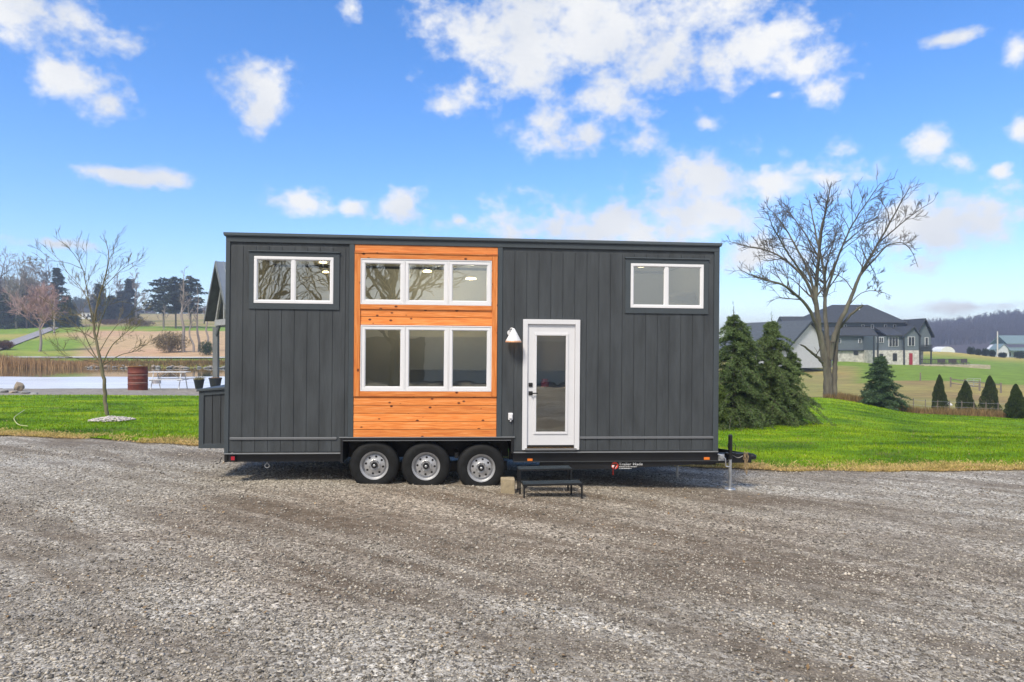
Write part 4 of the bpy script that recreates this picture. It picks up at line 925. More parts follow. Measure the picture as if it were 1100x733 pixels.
mb = MB(); mb.box((du-.033, -.024, dz-.033), (du+.033, -.0085, dz+.033)); mb.lathe([(0, -.034), (.02, -.034), (.02, -.024)], (du, 0, dz), 'y', 16); mb.build('deadbolt', BLACKP, door, bevel=.003)

# wall lamp and outlet
lu, lz = fp(551.5, 367, -.14); lt = fp(552.5, 353, -.14)[1]
lamp = MB().lathe([(.0, lt-lz), (.016, lt-lz), (.03, (lt-lz)*.9), (.128, .012), (.130, 0), (.122, .002), (.025, (lt-lz)*.86), (0, (lt-lz)*.9)], (lu, -.14, lz), 'z', 28).build('wall_lamp', mat('white_enamel', (.78, .80, .83), .3), house, smooth=True)
mb = MB(); mb.tube(catmull([(lu-.05, -.012, lt-.07), (lu-.05, -.05, lt-.02), (lu-.035, -.10, lt+.005), (lu, -.14, lt-.005)], 5), .009, 8); mb.lathe([(0, -.03), (.045, -.03), (.045, -.0115)], (lu-.05, 0, lt-.07), 'y', 20); mb.build('lamp_arm', mat('white_enamel2', (.75, .76, .78), .3), lamp, smooth=True)
mb = MB(); mb.lathe([(.0, .055), (.03, .05), (.04, .03), (.03, .008), (0, .0)], (lu, -.14, lz+.004), 'z', 16); mb.build('bulb', emis('bulb_glow', (1, .62, .32), 3), lamp, smooth=True)
MB().lathe([(.129, .012), (.1325, 0), (.1325, -.014), (.128, -.014), (.126, .0)], (lu, -.14, lz), 'z', 28).build('painted_glow_rim', mat('glow_orange_paint', (.75, .42, .25), .4, metal=.3), lamp)  # orange strip on the shade's lower edge paints in the bulb's warm glow
ou, oz = fp(548.5, 447.5, -.02)
mb = MB(); mb.box((ou-.04, -.055, oz-.055), (ou+.035, -.0118, oz+.06)); mb.box((ou-.028, -.075, oz-.03), (ou+.022, -.0552, oz+.05)); mb.box((ou-.012, -.05, oz-.085), (ou+.010, -.02, oz-.0552)); mb.build('outlet_cover', WHITE, house, bevel=.006)
MB().box((U(545.5), -.02, Wz(546, 471.5)), (U(548), -.0118, Wz(546, 469))).build('label_plate', WHITE, house) if False else None

# storage locker on the left end wall
lk = empty('storage_locker', (0, 0, 0)); lk.parent = house; vy = .35
a = fp(214, 481.3, vy); b0 = fp(214, 420, vy)[1]; uA = a[0]; zA = a[1]; zB = b0; b1 = fp(240, 417.5, vy)[1]
mb = MB(); mb.prism([(uA, vy, zA), (-.002, vy, zA), (-.002, vy, b1), (uA, vy, zB)], (0, 1.5, 0)); mb.build('locker_body', PAINT, lk)
mb = MB(); mb.box((uA-.004, vy-.02, zA-.004), (uA+.075, vy-.001, zB-.01)); mb.box((uA+.0755, vy-.02, zA-.004), (-.003, vy-.001, zA+.07)); mb.box((-.05, vy-.02, zA+.0705), (-.003, vy-.001, b1-.045)); mb.prism([(uA+.0755, vy-.019, zB-.075), (-.051, vy-.019, b1-.085), (-.051, vy-.019, b1-.01), (uA+.0755, vy-.019, zB-.008)], (0, .018, 0)); mb.build('locker_trim', PAINTT, lk, bevel=.003)
mb = MB()
for i in range(1, 3): x = uA+.0755+(-.05-uA-.0755)*i/3; mb.box((x-.004, vy-.006, zA+.071), (x+.004, vy-.001, b1-.08))
mb.build('locker_batten', BLACKM, lk)
mb = MB(); mb.prism([(uA-.035, vy-.045, zB-.012), (-.002, vy-.045, b1-.004), (-.002, vy-.045, b1+.034), (uA-.035, vy-.045, zB+.028)], (0, 1.6, 0)); mb.build('locker_lid', PAINTT, lk, bevel=.004)

# trailer frame
Zf = WB-.022
def wz(px, py, v=0): return Wz(px, py, v)
fr = MB()
zl = wz(300, 496.5)
fr.box((0.03, .04, zl), (WELL[0]-.001, .12, Zf-.002)); fr.box((0.03, DEP-.12, zl), (LEN, DEP-.04, Zf-.002))
fr.box((WELL[2]+.001, .03, wz(650, 495.8)), (LEN+.03, .11, Zf-.002))
for i in range(12): x = .1+i*(LEN-.2)/11; fr.box((x-.03, .1205, zl+.03), (x+.03, DEP-.1205, Zf-.01))
fr.build('trailer_frame', BLACKM, house)
# flange line
fr = MB(); fr.box((WELL[2]+.001, .012, wz(650, 496.3)), (LEN+.03, .0295, wz(650, 495.5))); fr.build('frame_flange', mat('dark_flange', (.05, .055, .06), .4), house)
# deep drop beam
u58, u64, u72, u78 = U(580, 500, .05), U(650, 500, .05), U(722, 500, .05), U(783, 498, .05)
mb = MB(); mb.prism([(u58, .05, wz(580, 504.3, .05)), (u64, .05, wz(650, 504.3, .05)), (u72, .05, wz(722, 500.6, .05)), (u78, .05, wz(783, 496.5, .05)), (u78, .05, wz(783, 494.8, .05)), (u58, .05, wz(580, 495.9, .05))], (0, .06, 0)); mb.prism([(u58, DEP-.15, wz(580, 504.3, .05)), (u72, DEP-.15, wz(722, 500.6, .05)), (u72, DEP-.15, wz(722, 496, .05)), (u58, DEP-.15, wz(580, 495.9, .05))], (0, .06, 0)); mb.build('drop_beam', BLACKM, house)
# wheel well
ww = MB(); t = .05
ww.box((WELL[0], -.03, wz(366, 497)), (WELL[0]+.04, .6, WELL[3]-.001)); ww.box((WELL[2]-.04, -.03, wz(550, 487)), (WELL[2], .6, WELL[3]-.001)); ww.box((WELL[2]-.039, .4, wz(550, 498)), (WELL[2]+.25, .44, wz(550, 486.5))); ww.box((WELL[0]+.0405, -.03, WELL[3]-.055), (WELL[2]-.0405, .6, WELL[3]-.001)); ww.box((WELL[0]+.0405, .58, wz(458, 497)), (WELL[2]-.0405, .6, WELL[3]-.056))
ww.build('wheel_well', BLACKM, house, bevel=.003)
MB().box((WELL[0]+.041, -.033, WELL[3]-.050), (WELL[2]-.041, -.0305, WELL[3]-.044)).build('well_edge', FLASH, house)
# axle carrier
mb = MB(); mb.box((U(380, 505, .35), .42, wz(458, 506, .42)), (U(545, 505, .35), .50, wz(458, 496, .42)))
for px in (402, 458, 517): x = U(px, 500, .1); mb.tube([(x, .36, wz(px, 503, .1)), (x, DEP-.3, wz(px, 503, .1))], .045, 10)
mb.build('axle', BLACKM, house)
# wheels
def make_wheel():
    w = empty('wheel', (0, 0, 0)); w.parent = house
    Rr = .405; 
    prof = [(.222, .015), (.235, -.005), (.30, -.022), (.345, -.020), (.385, -.002), (.398, .02), (.405, .06), (.405, .17), (.395, .205), (.36, .225), (.24, .215), (.22, .2)]
    MB().lathe(prof, (0, 0, 0), 'y', 56).build('tyre', RUBBER, w, smooth=True)
    tr = MB()
    rm = MB().lathe([(.0, .05), (.055, .05), (.085, .045), (.10, .055), (.155, .055), (.170, .062), (.176, .10), (.200, .10), (.203, .03), (.222, .012), (.232, -.004), (.238, .004), (.232, .018), (.225, .2)], (0, 0, 0), 'y', 56).build('rim', SILVER, w, smooth=True)
    hm = MB()
    for k in range(8): q = 2*math.pi*(k+.5)/8; hm.lathe([(0, .0), (.019, .0), (.019, .012)], (.142*math.cos(q), .0525, .142*math.sin(q)), 'y', 10)
    split(hm.build('vent_hole', BLACKP, rm))
    nm = MB()
    for k in range(8): q = 2*math.pi*k/8; nm.lathe([(0, -.024), (.008, -.024), (.011, -.01), (.011, .0)], (.085*math.cos(q), .045, .085*math.sin(q)), 'y', 6)
    split(nm.build('lug_nut', GALV, rm))
    hb = MB().lathe([(0, -.01), (.02, -.01), (.022, 0), (.048, .0), (.052, .012), (.052, .05)], (0, .0, 0), 'y', 24).build('hub', BLACKM, w, smooth=True)
    MB().lathe([(0, -.016), (.012, -.016), (.02, -.0105)], (0, 0, 0), 'y', 16).build('hub_cap', GALV, hb)
    return w
w0 = make_wheel()
def copyt(o, parent):
    c = o.copy(); COL.objects.link(c); c.parent = parent
    for ch in list(o.children): copyt(ch, c)
    return c
wy = .02; wheels = [w0, copyt(w0, house), copyt(w0, house)]
for w, (px, py) in zip(wheels, ((402, 500.2), (457.6, 501), (517, 503))):
    uu, zz = fp(px, py, wy); w.location = (uu, wy, zz); w.rotation_euler = (0, random.Random(px).uniform(0, .7), 0)
# lights and small gear
AMB = mat('amber_lens', (.85, .22, .03), .3); RED = mat('red_lens', (.45, .02, .04), .3)
def onf(name, x0, y0, x1, y1, v, dth, m, par=house, bev=.004): r = rect(x0, y0, x1, y1, v); return MB().box((r[0], v-dth, r[1]), (r[2], v, r[3])).build(name, m, par, bevel=bev)
onf('marker_light', 566.5, 492.8, 572, 495.3, .029, .012, AMB); onf('marker_light', 756, 491.2, 762, 494, .029, .012, AMB)
tl = onf('tail_light', 247, 489, 253.5, 495.5, .03, .03, BLACKP); onf('tail_lens', 248.3, 490.2, 252.3, 494.5, -.001, .006, RED, tl)
mb = MB(); mb.box((U(241.5, 492, .05), .03, wz(245, 497)), (.029, .25, Zf-.002)); mb.tube([(U(237, 495), .05, wz(237, 492)), (U(235, 497), .05, wz(235, 498)), (U(231, 497), .05, wz(231, 498.5))], .006, 6); mb.build('rear_bracket', BLACKM, house)
mb = MB(); hx, hzz = fp(287, 499, .08)
for k in range(14):
    q = 2*math.pi*k/13
mb.tube([(hx+.035*math.cos(2*math.pi*k/14), .08, hzz-.02+.035*math.sin(2*math.pi*k/14)) for k in range(15)], .006, 6); mb.tube([(hx, .08, hzz+.02), (hx, .08, hzz+.10)], .008, 6); mb.build('tie_down_ring', GALV, house)
mb = MB(); x, z = fp(658.5, 507, .15); mb.tube([(x, .15, z+.08), (x, .15, z-.05)], .013, 8); mb.build('drain_pipe', mat('red_paint', (.5, .03, .02), .5), house)
mb = MB(); x, z = fp(727.5, 506, .8); mb.tube([(x, .8, z+.12), (x, .8, wz(727.5, 513, .8))], .022, 8); mb.build('stabiliser_leg', GALV, house)
# maker's sign
sg = empty('sign', (0, 0, 0)); sg.parent = house; sy = .0485
def onp(px, py): return fp(px, py, sy)
cu, cz = onp(660.4, 500.2); rr_ = .060
MB().lathe([(0, -.003), (rr_, -.003), (rr_, .0005)], (cu, sy, cz), 'y', 32).build('red_disc', mat('sign_red', (.75, .07, .04), .5), sg)
mb = MB(); mb.prism([(cu-.062, sy-.0055, cz+.012), (cu+.045, sy-.0055, cz+.012), (cu+.045, sy-.0055, cz+.028), (cu-.062, sy-.0055, cz+.028)], (0, .002, 0)); mb.prism([(cu-.028, sy-.0056, cz-.06), (cu-.008, sy-.0056, cz-.06), (cu+.030, sy-.0056, cz+.012), (cu+.006, sy-.0056, cz+.012)], (0, .002, 0)); mb.build('black_numeral', BLACKP, sg)
mb = MB(); mb.prism([(cu-.050, sy-.0054, cz-.026), (cu-.024, sy-.0054, cz-.030), (cu-.010, sy-.0054, cz+.008), (cu-.048, sy-.0054, cz+.008)], (0, .001, 0)); mb.prism([(cu+.002, sy-.0054, cz-.045), (cu+.010, sy-.0054, cz-.045), (cu+.035, sy-.0054, cz-.005), (cu+.028, sy-.0054, cz-.005)], (0, .001, 0)); mb.build('white_mark', WHITE, sg)
def text(name, s, u, z, size, m, parent, y, bold=0.0, w=None):
    c = bpy.data.curves.new(name, 'FONT'); c.body = s; c.size = size; c.extrude = .0008; c.offset = bold; t = bpy.data.objects.new(name, c); COL.objects.link(t)
    dg = bpy.context.evaluated_depsgraph_get(); me = bpy.data.meshes.new_from_object(t.evaluated_get(dg)); bpy.data.objects.remove(t); o = bpy.data.objects.new(name, me); COL.objects.link(o); me.materials.clear(); me.materials.append(m)
    xs_ = [v.co.x for v in me.vertices]; wd = max(xs_)-min(xs_); k = (w/wd) if w else 1
    for v in me.vertices: v.co = Vector(((v.co.x-min(xs_))*k+u, y-v.co.z, v.co.y+z))
    o.parent = parent; return o
SGW = mat('sign_white', (.75, .76, .76), .5)
a0, z0 = onp(664.6, 499.9); a1, _ = onp(690.3, 499.9); text('lettering', 'Trailer Made', a0, z0, .062, SGW, sg, sy-.002, .0006, a1-a0)
# two lines of print too small to read in the photograph: broken white strokes
for (xa_, xb_, yy_) in ((665, 684, 501.7), (665, 678.5, 503.5)):
    a0, z0 = onp(xa_, yy_); a1, _ = onp(xb_, yy_); mb = MB(); q = a0; rq = random.Random(int(yy_*10))
    while q < a1: w_ = rq.uniform(.006, .012); mb.box((q, sy-.004, z0-.004), (min(q+w_, a1+.002), sy-.002, z0+.006+rq.uniform(0, .003))); q += w_+rq.choice((.003, .003, .008))
    mb.build('small_print', SGW, sg)

# tongue, jack, coupler, chains (the A-frame meets in the middle of the trailer's width)
vc = .42
tg = MB(); xa = LEN+.0; xe = U(806, 491, vc)
za, zb2 = wz(790, 496, vc), wz(790, 486.8, vc)
tg.box((U(768, 490, vc), vc-.05, wz(770, 497, vc)), (xe-.001, vc+.05, zb2)); tg.prism([(LEN-.3, DEP-.2, za), (LEN-.3, DEP-.1, za), (xe-.1, vc+.07, za), (xe-.1, vc+.051, za)], (0, 0, zb2-za)); tg.box((LEN-.35, .115, za), (LEN+.02, vc-.051, zb2-.02)); tg.build('tongue', BLACKM, house, bevel=.004)
mb = MB(); mb.tube([(xe, vc, (za+zb2)/2+.01), (xe+.03, vc, (za+zb2)/2+.015), (xe+.075, vc, (za+zb2)/2), (xe+.09, vc, (za+zb2)/2-.03)], [.05, .06, .05, .02], 12); mb.build('coupler', BLACKM, house, smooth=True)
jx = U(784.3, 490, vc-.12); jv = vc-.12; zt_ = wz(784, 466, jv); zj = wz(784, 497, jv); zg = Hs(*(MW @ Vector((jx, jv, 0))).xy[:]); zg_l = (MI @ Vector(((MW @ Vector((jx, jv, 0))).x, (MW @ Vector((jx, jv, 0))).y, zg))).z
jk = empty('jack', (0, 0, 0)); jk.parent = house
mb = MB(); mb.tube([(jx, jv, zj+.06), (jx, jv, zt_-.03)], .036, 16); mb.lathe([(.0, .02), (.02, .018), (.036, 0)], (jx, jv, zt_-.03), 'z', 16); mb.box((jx-.075, jv-.03, zb2+.0), (jx+.09, jv+.06, zb2+.025)); mb.build('jack_housing', BLACKM, jk, smooth=False)
mb = MB(); mb.tube([(jx, jv, zj+.08), (jx, jv, zg_l+.03)], .028, 14); mb.build('jack_post', GALV, jk, smooth=True)
mb = MB(); mb.lathe([(0, .03), (.03, .03), (.09, .012), (.095, .0), (0, 0)], (jx, jv, zg_l+.004), 'z', 20); mb.build('jack_foot', GALV, jk)
mb = MB(); mb.tube(catmull([(jx+.04, jv-.04, zt_-.16), (jx+.075, jv-.05, zt_-.20), (jx+.07, jv-.05, zt_-.28), (jx+.03, jv-.045, zt_-.36)], 4), .005, 6); mb.tube(catmull([(jx-.035, jv-.03, zt_-.14), (jx-.065, jv-.04, zt_-.2), (jx-.05, jv-.05, zt_-.28)], 4), .005, 6); mb.build('jack_cable', BLACKP, jk)
mb = MB(); x, z = fp(774.5, 491.5, .02); mb.box((x-.05, -.0, z-.055), (x+.05, .03, z+.055)); mb.tube([(x-.07, .0, z+.06), (x, -.02, z+.04), (x+.06, -.02, z-.02), (x+.075, -.01, z-.15)], .010, 8); mb.lathe([(0, -.04), (.032, -.04), (.032, .0)], (x-.01, 0, z+.01), 'y', 14); mb.tube([(x+.075, -.01, z-.15), (x+.14, -.01, z-.155)], .012, 8); mb.build('crank', GALV, house)
CHAIN = mat('rusty_chain', (.36, .27, .16), .6, metal=.4, var=.3, vscale=30)
mb = MB()
for (px0, px1, top, bot) in ((799, 801, 486, 508.5), (803, 802.5, 487, 507.5), (801, 800, 487.5, 503)):
    n = 11; vv_ = vc-.065
    for i in range(n):
        t = i/(n-1); x, z = fp(px0+(px1-px0)*t+.6*math.sin(i*1.3+px0), top+(bot-top)*t, vv_-.015*(i % 2)); r = .017
        ax = i % 2; mb.tube([(x+(r*.6*math.cos(q) if ax else 0), vv_-.01+(0 if ax else r*.6*math.cos(q)), z+r*1.4*math.sin(q)) for q in np.linspace(0, 2*math.pi, 9)], .0045, 5, False)
mb.build('safety_chain', CHAIN, house)
mb = MB(); p0 = fp(786, 488.5, vc-.07); p1 = fp(798, 491, vc-.07); mb.tube(catmull([(p0[0], vc-.07, p0[1]), ((p0[0]+p1[0])/2, vc-.09, p1[1]-.01), (p1[0], vc-.07, p1[1]+.02)], 5), .008, 6); mb.build('wiring', mat('cable_grey', (.25, .24, .22), .6), house)

# interior
fl = WB+.03; mb = MB(); mb.box((.12, .62, fl-.05), (LEN-.12, DEP-.095, fl)); mb.box((.12, .095, fl-.05), (WELL[0]-.001, .6199, fl)); mb.box((WELL[2]+.001, .095, fl-.05), (LEN-.12, .6199, fl)); mb.build('interior_floor', INF, house)
MB().box((WELL[0]+.001, .095, WELL[3]), (WELL[2]-.001, .6199, WELL[3]+.03)).build('well_cover', INW, house)
mb = MB(); mb.box((.12, DEP-.11, fl+.001), (LEN-.12, DEP-.092, WT-.26)); mb.box((.115, .2, fl+.001), (.13, DEP-.112, WT-.22)); mb.box((LEN-.13, .2, fl+.001), (LEN-.115, DEP-.112, WT-.22)); mb.build('interior_wall', INW, house)
mb = MB(); mb.box((.132, .095, WT-.21), (LEN-.132, DEP-.112, WT-.19)); mb.build('interior_ceiling', INW, house)
lw = fl+1.95
mb = MB(); mb.box((.135, .10, lw), (U(368), DEP-.115, lw+.12)); mb.box((U(650), .10, lw), (LEN-.135, DEP-.115, lw+.12)); mb.build('loft_floor', INW, house)
mb = MB(); a = U(395); b = U(455); mb.box((a, DEP-.7, fl), (b, DEP-.115, fl+.9)); mb.box((U(430), DEP-.5, fl+1.25), (U(640), DEP-.115, fl+1.9)); mb.box((U(590), DEP-.75, fl), (U(700), DEP-.115, fl+.92)); mb.box((U(470), .65, fl), (U(540), 1.25, fl+.75)); mb.build('cabinet', INC, house, bevel=.005)
MB().box((U(560), DEP-.6, fl), (U(588), DEP-.12, fl+2.0)).build('interior_door', INF, house)
LG = emis('ceiling_lamp_glow', (1, .72, .42), 5)
for (px, py, v, r) in ((347, 281.5, 1.2, .07), (350, 292, 1.9, .06), (459, 291, 1.4, .08), (506, 299, 1.3, .1), (689, 286, 1.2, .07)):
    x, z = fp(px, py, v); MB().lathe([(0, -.02), (r, -.02), (r, .0), (r*.6, .015), (0, .015)], (x, v, z), 'z', 20).build('ceiling_light', LG, house)
    ld = bpy.data.lights.new('ceiling_light_glow', 'POINT'); ld.energy = 13 if 400 < px < 600 else 1.0; ld.color = (1, .82, .62); ld.shadow_soft_size = .06; lo = bpy.data.objects.new('ceiling_light_glow', ld); COL.objects.link(lo); lo.parent = house; lo.location = (x, v, z-.08)
pl = MB(); x, z = fp(735, 322, .9); pl.lathe([(0, -.03), (.24, -.02), (.30, .06), (.20, .14), (0, .17)], (x, .95, z-.02), 'z', 18); pl.build('pillow', mat('linen', (.7, .68, .64), .9), house, smooth=True)
pt = MB(); x, z = fp(588, 432, 1.7); pt.lathe([(0, 0), (.08, 0), (.09, .08), (.06, .15), (0, .16)], (x, DEP-.45, fl+.93), 'z', 18); pt.build('kettle', mat('red_enamel', (.7, .02, .03), .3), house, smooth=True)
tag(house, 'charcoal tiny house with cedar panel on a black three axle trailer', 'tiny house')

# ------------------------------------------------------------------ steps and block
st = empty('metal_steps', (0, 0, 0)); sm_ = BLACKM
def gpt(px, py): return loc(px, py)
pfl, pfr = loc(563.5, 536), loc(624.5, 537.5); pbl, pbr = loc(558, 530.5), loc(616, 531.5)
st.location = pfl; dx = (pfr-pfl); ang = math.atan2(dx.y, dx.x); st.rotation_euler = (0, 0, ang); wd = dx.length
STM = mat('step_mesh', (.030, .045, .058), .45, var=.2, vscale=60, bump=.6, bscale=150)
mb = MB(); mb.box((-.012, -.005, .215), (wd+.012, .26, .222)); 
for i in range(9): mb.box((0, .0+.029*i, .2221), (wd, .008+.029*i, .228))
mb.build('lower_tread', STM, st, bevel=.002)
mb = MB(); mb.box((-.05, .30, .392), (wd-.09, .58, .40))
for i in range(9): mb.box((-.045, .305+.03*i, .4001), (wd-.095, .313+.03*i, .406))
mb.build('upper_tread', STM, st, bevel=.002)
mb = MB(); mb.box((-.012, -.02, .195), (wd+.012, -.0051, .225)); mb.box((-.025, -.02, .195), (-.0121, .58, .222)); mb.box((wd+.0121, -.02, .195), (wd+.025, .28, .222)); mb.box((-.05, .285, .375), (wd-.09, .2999, .402)); mb.build('step_rail', sm_, st)
def stepleg(x, y, z1, par):
    m = MB(); m.box((x, y, -.02), (x+.026, y+.026, z1)); m.build('leg', sm_, st, bevel=.002)
for (x, y, z1) in ((-.02, -.012, .195), (wd-.006, -.012, .195), (-.048, .285, .374), (wd-.116, .285, .374), (-.048, .555, .391), (wd-.116, .555, .391)): stepleg(x, y, z1, st)
mb = MB(); mb.prism([(.0065, -.01, .195), (.0065, -.01, .15), (.05, -.01, .195)], (0, .012, 0)); mb.prism([(wd-.0065, -.01, .195), (wd-.05, -.01, .195), (wd-.0065, -.01, .15)], (0, .012, 0)); mb.build('brace', sm_, st)
tag(st, 'black metal portable two-tread steps under the white door', 'steps')
bp = loc(546, 531.5); blk = MB().box((-.115, -.005, -.02), (.105, .19, .235)); blk = blk.build('concrete_block', mat('tan_block', (.36, .30, .20), .95, var=.2, vscale=12, bump=.5, bscale=60), None, bevel=.01); blk.location = bp; blk.rotation_euler = (0, 0, .06)
tag(blk, 'tan concrete block standing between the last wheel and the steps', 'block')

# ------------------------------------------------------------------ pebble ring, hose, boulders
c = loc(115, 453.5); n = 420; a = rng.uniform(0, 6.28, n); r = rng.random(n)**.6*.62
x = c.x+r*np.cos(a)+.05; y = c.y+.15+r*np.sin(a)*1.0; v, f = stones(np.stack([x, y, H(x, y)+.05+.10*(1-r/.62)], 1), rng.uniform(.03, .06, n))
tag(obj('pebbles', v, f, mat('pebble', (.50, .46, .42), .8, island=.45)), 'pale pebbles ringed round the foot of the young tree', 'pebbles', kind='stuff')
hp = [loc(27, 443), loc(20, 448), loc(15.5, 452), loc(16.5, 456), loc(21, 460), loc(30, 461.5)]
hz_ = MB().tube([q+Vector((0, 0, .085)) for q in catmull(hp, 6)], .012, 6); tag(hz_.build('garden_hose', mat('hose', (.50, .50, .22), .6), smooth=True), 'pale garden hose curving over the left lawn', 'hose')
def rock(name, p, sx, sy, sz, label, seed, m, group=None):
    rg = np.random.default_rng(seed); import bmesh
    bm = bmesh.new(); bmesh.ops.create_icosphere(bm, subdivisions=2, radius=1); o_ = rg.uniform(-9, 9, 3)
    for v_ in bm.verts:
        q = v_.co; s = (1+.22*math.sin(q.x*2.3+o_[0])+.18*math.sin(q.y*3.1+o_[1])+.16*math.sin(q.z*2.7+o_[2]))*rg.uniform(.86, 1.12); v_.co = Vector((q.x*s*sx, q.y*s*sy, q.z*s*sz))
    me = bpy.data.meshes.new(name); bm.to_mesh(me); bm.free(); me.materials.append(m); o = bpy.data.objects.new(name, me); COL.objects.link(o); o.location = p+Vector((0, 0, sz*.35)); o.rotation_euler = (rg.uniform(-.3, .3), 0, rg.uniform(0, 6))
    return tag(o, label, 'rock', group)
RK = mat('rock_tan', (.30, .25, .19), .95, var=.35, vscale=2, bump=.5, bscale=8); RG = mat('rock_grey', (.26, .26, .25), .95, var=.3, vscale=2, bump=.5, bscale=8)
rock('boulder', loc(14.5, 421)+Vector((0, .5, .08)), .22, .24, .25, 'tan boulder standing on flat stones at the near left shore', 1, RK)
rock('boulder', loc(9.5, 421)+Vector((0, .6, .04)), .17, .2, .19, 'pale boulder leaning on the tan one at the left shore', 2, RG)
rock('flat_rock', loc(15, 422.5),   .42, .3, .10, 'long flat stone below the tan boulder', 3, RK)
rock('flat_rock', loc(2, 422),   .34, .3, .16, 'grey stone cut by the left edge at the shore', 4, RG)
rock('flat_rock', loc(29, 423),   .17, .2, .10, 'small dark stone right of the flat stones', 5, RG)
rock('flat_rock', loc(36, 423.5),   .22, .2, .07, 'low dark slab at the end of the shore stones', 6, RG)
rg = random.Random(4)
protos = [rock('shore_rock', Vector((0, 0, 0)), 1, .8, .6, ('tan rock in the line along the pond far bank', 'grey rock in the line along the pond far bank')[i % 2], 10+i, (RK, RG)[i % 2], ('tan rocks along the far bank of the pond', 'grey rocks along the far bank of the pond')[i % 2]) for i in range(4)]
first = [True]*4
for i in range(64):
    u = rg.uniform(86, 246); yy = 93.6+rg.gauss(0, 1.0)-.012*(u-90); xx = (u-CX)/F*yy; s = rg.uniform(.14, .42); k = i % 4
    o = protos[k] if first[k] else protos[k].copy()
    if not first[k]: COL.objects.link(o)
    first[k] = False; o.location = (xx, yy, max(Hs(xx, yy), -.6)+s*.2); o.scale = (s*rg.uniform(.8, 1.4), s, s*rg.uniform(.6, 1)); o.rotation_euler = (0, 0, rg.uniform(0, 6))

# ------------------------------------------------------------------ shore furniture
DR = mat('rusty_red_steel', (.20, .045, .028), .65, var=.35, vscale=5, bump=.2, bscale=20, col2=(.11, .028, .02))
bp = loc(148.3, 419.5); k = bp.y/F; r = 9.6*k; h = 25.5*k
dm = empty('fire_barrel', bp); prof = [(r*.97, 0), (r, .01)]
for i in range(3): z = h*(i+1)/4; prof += [(r, z-.03), (r*1.035, z), (r, z+.03)]
prof += [(r, h-.02), (r*1.03, h), (r*.96, h), (r*.95, .1), (0, .08)]
MB().lathe(prof, (0, 0, 0), 'z', 32).build('barrel_shell', DR, dm, smooth=True); 
mb = MB()
for z in (h*.33, h*.66): mb.lathe([(r*1.01, z-.012), (r*1.045, z), (r*1.01, z+.012)], (0, 0, 0), 'z', 32)
mb.build('band', mat('pale_band', (.45, .35, .30), .6), dm)
MB().lathe([(r*.9, h+.0), (r*1.06, h+.0), (r*1.06, h+.03), (r*.9, h+.03)], (0, 0, 0), 'z', 32).build('rim', mat('brown_rim', (.35, .18, .07), .7), dm)
tag(dm, 'rust red steel barrel with pale bands on the shore gravel', 'barrel')
# picnic table
bp = loc(182, 418.5); k = bp.y/F; PTM = mat('white_table', (.70, .71, .72), .5, var=.05)
pt = empty('picnic_table', bp, .05); L_ = 40*k; ht = 19.5*k*.98
mb = MB()
for i in range(4): mb.box((-L_/2, -.36+.19*i, ht-.04), (L_/2, -.19+.19*i, ht)); 
mb.build('tabletop', PTM, pt)
for s in (-1, 1): MB().box((-L_/2, s*.72-.13, ht*.56), (L_/2, s*.72+.13, ht*.60)).build('bench', PTM, pt)
for s in (-1, 1):
    x = s*L_*.36; mb = MB()
    for q in (-1, 1): mb.tube([(x, q*.25, ht-.05), (x, q*.62, 0)], .03, 8)
    mb.tube([(x, -.75, ht*.54), (x, .75, ht*.54)], .025, 8); mb.build('leg', PTM, pt)
mb = MB()
for s in (-1, 1): mb.tube([(s*L_*.36, 0, ht*.50), (s*.12, 0, ht-.06)], .022, 8)
mb.build('brace', PTM, pt); tag(pt, 'white metal frame picnic table by the icy pond', 'picnic table')
bp = loc(169.5, 417.5); k = bp.y/F; bk = empty('bucket', bp+Vector((0, -.2, 0))); bk.location.z = Hs(bk.location.x, bk.location.y)
MB().lathe([(0, 0), (4.4*k, 0), (4.7*k, 9*k), (4.4*k, 9.2*k), (4.2*k, .05), (0, .04)], (0, 0, 0), 'z', 24).build('bucket_shell', mat('grey_tin', (.33, .31, .32), .5, metal=.2, var=.2), bk, smooth=True); MB().tube([(4.6*k*math.cos(q), 0, 9*k+.10*math.sin(q)*1) for q in np.linspace(0, math.pi, 12)], .008, 5).build('handle', GALV, bk)
tag(bk, 'grey tub standing under the white picnic table', 'tub')
def planter(px, py, wpx, hpx, label, seed, plant=True, zoff=0):
    bp = loc(px, py); k = bp.y/F; r = wpx/2*k; h = hpx*k; o = empty('planter', bp)
    MB().lathe([(0, 0), (r*.66, 0), (r*.95, h*.9), (r, h*.9), (r, h), (r*.9, h), (r*.88, h*.85), (0, h*.82)], (0, 0, 0), 'z', 24).build('pot', mat('dark_pot', (.02, .028, .03), .5), o, smooth=True)
    rg = np.random.default_rng(seed); n = 500; a = rg.uniform(0, 6.28, n); rad = r*.8*rg.random(n)**.5; c = np.stack([rad*np.cos(a), rad*np.sin(a), np.full(n, h*.86)], 1); v, f = tri_blades(c, rg.uniform(.1, .38 if plant else .16, n), np.full(n, .03), 1.1, rg)
    obj('foliage', v, f, mat('pot_plant', (.17, .19, .09), .9, island=.5, col2=(.32, .26, .12)) if plant else mat('pot_dry', (.36, .2, .1), .9, island=.4), o); return tag(o, label, 'planter')
planter(214, 418.0, 11, 10, 'black pot with trailing grey green plant, left of the pavilion post', 1)
planter(231.5, 418.5, 13.5, 12.5, 'larger black pot with dried stalks in front of the pavilion post', 2, False)

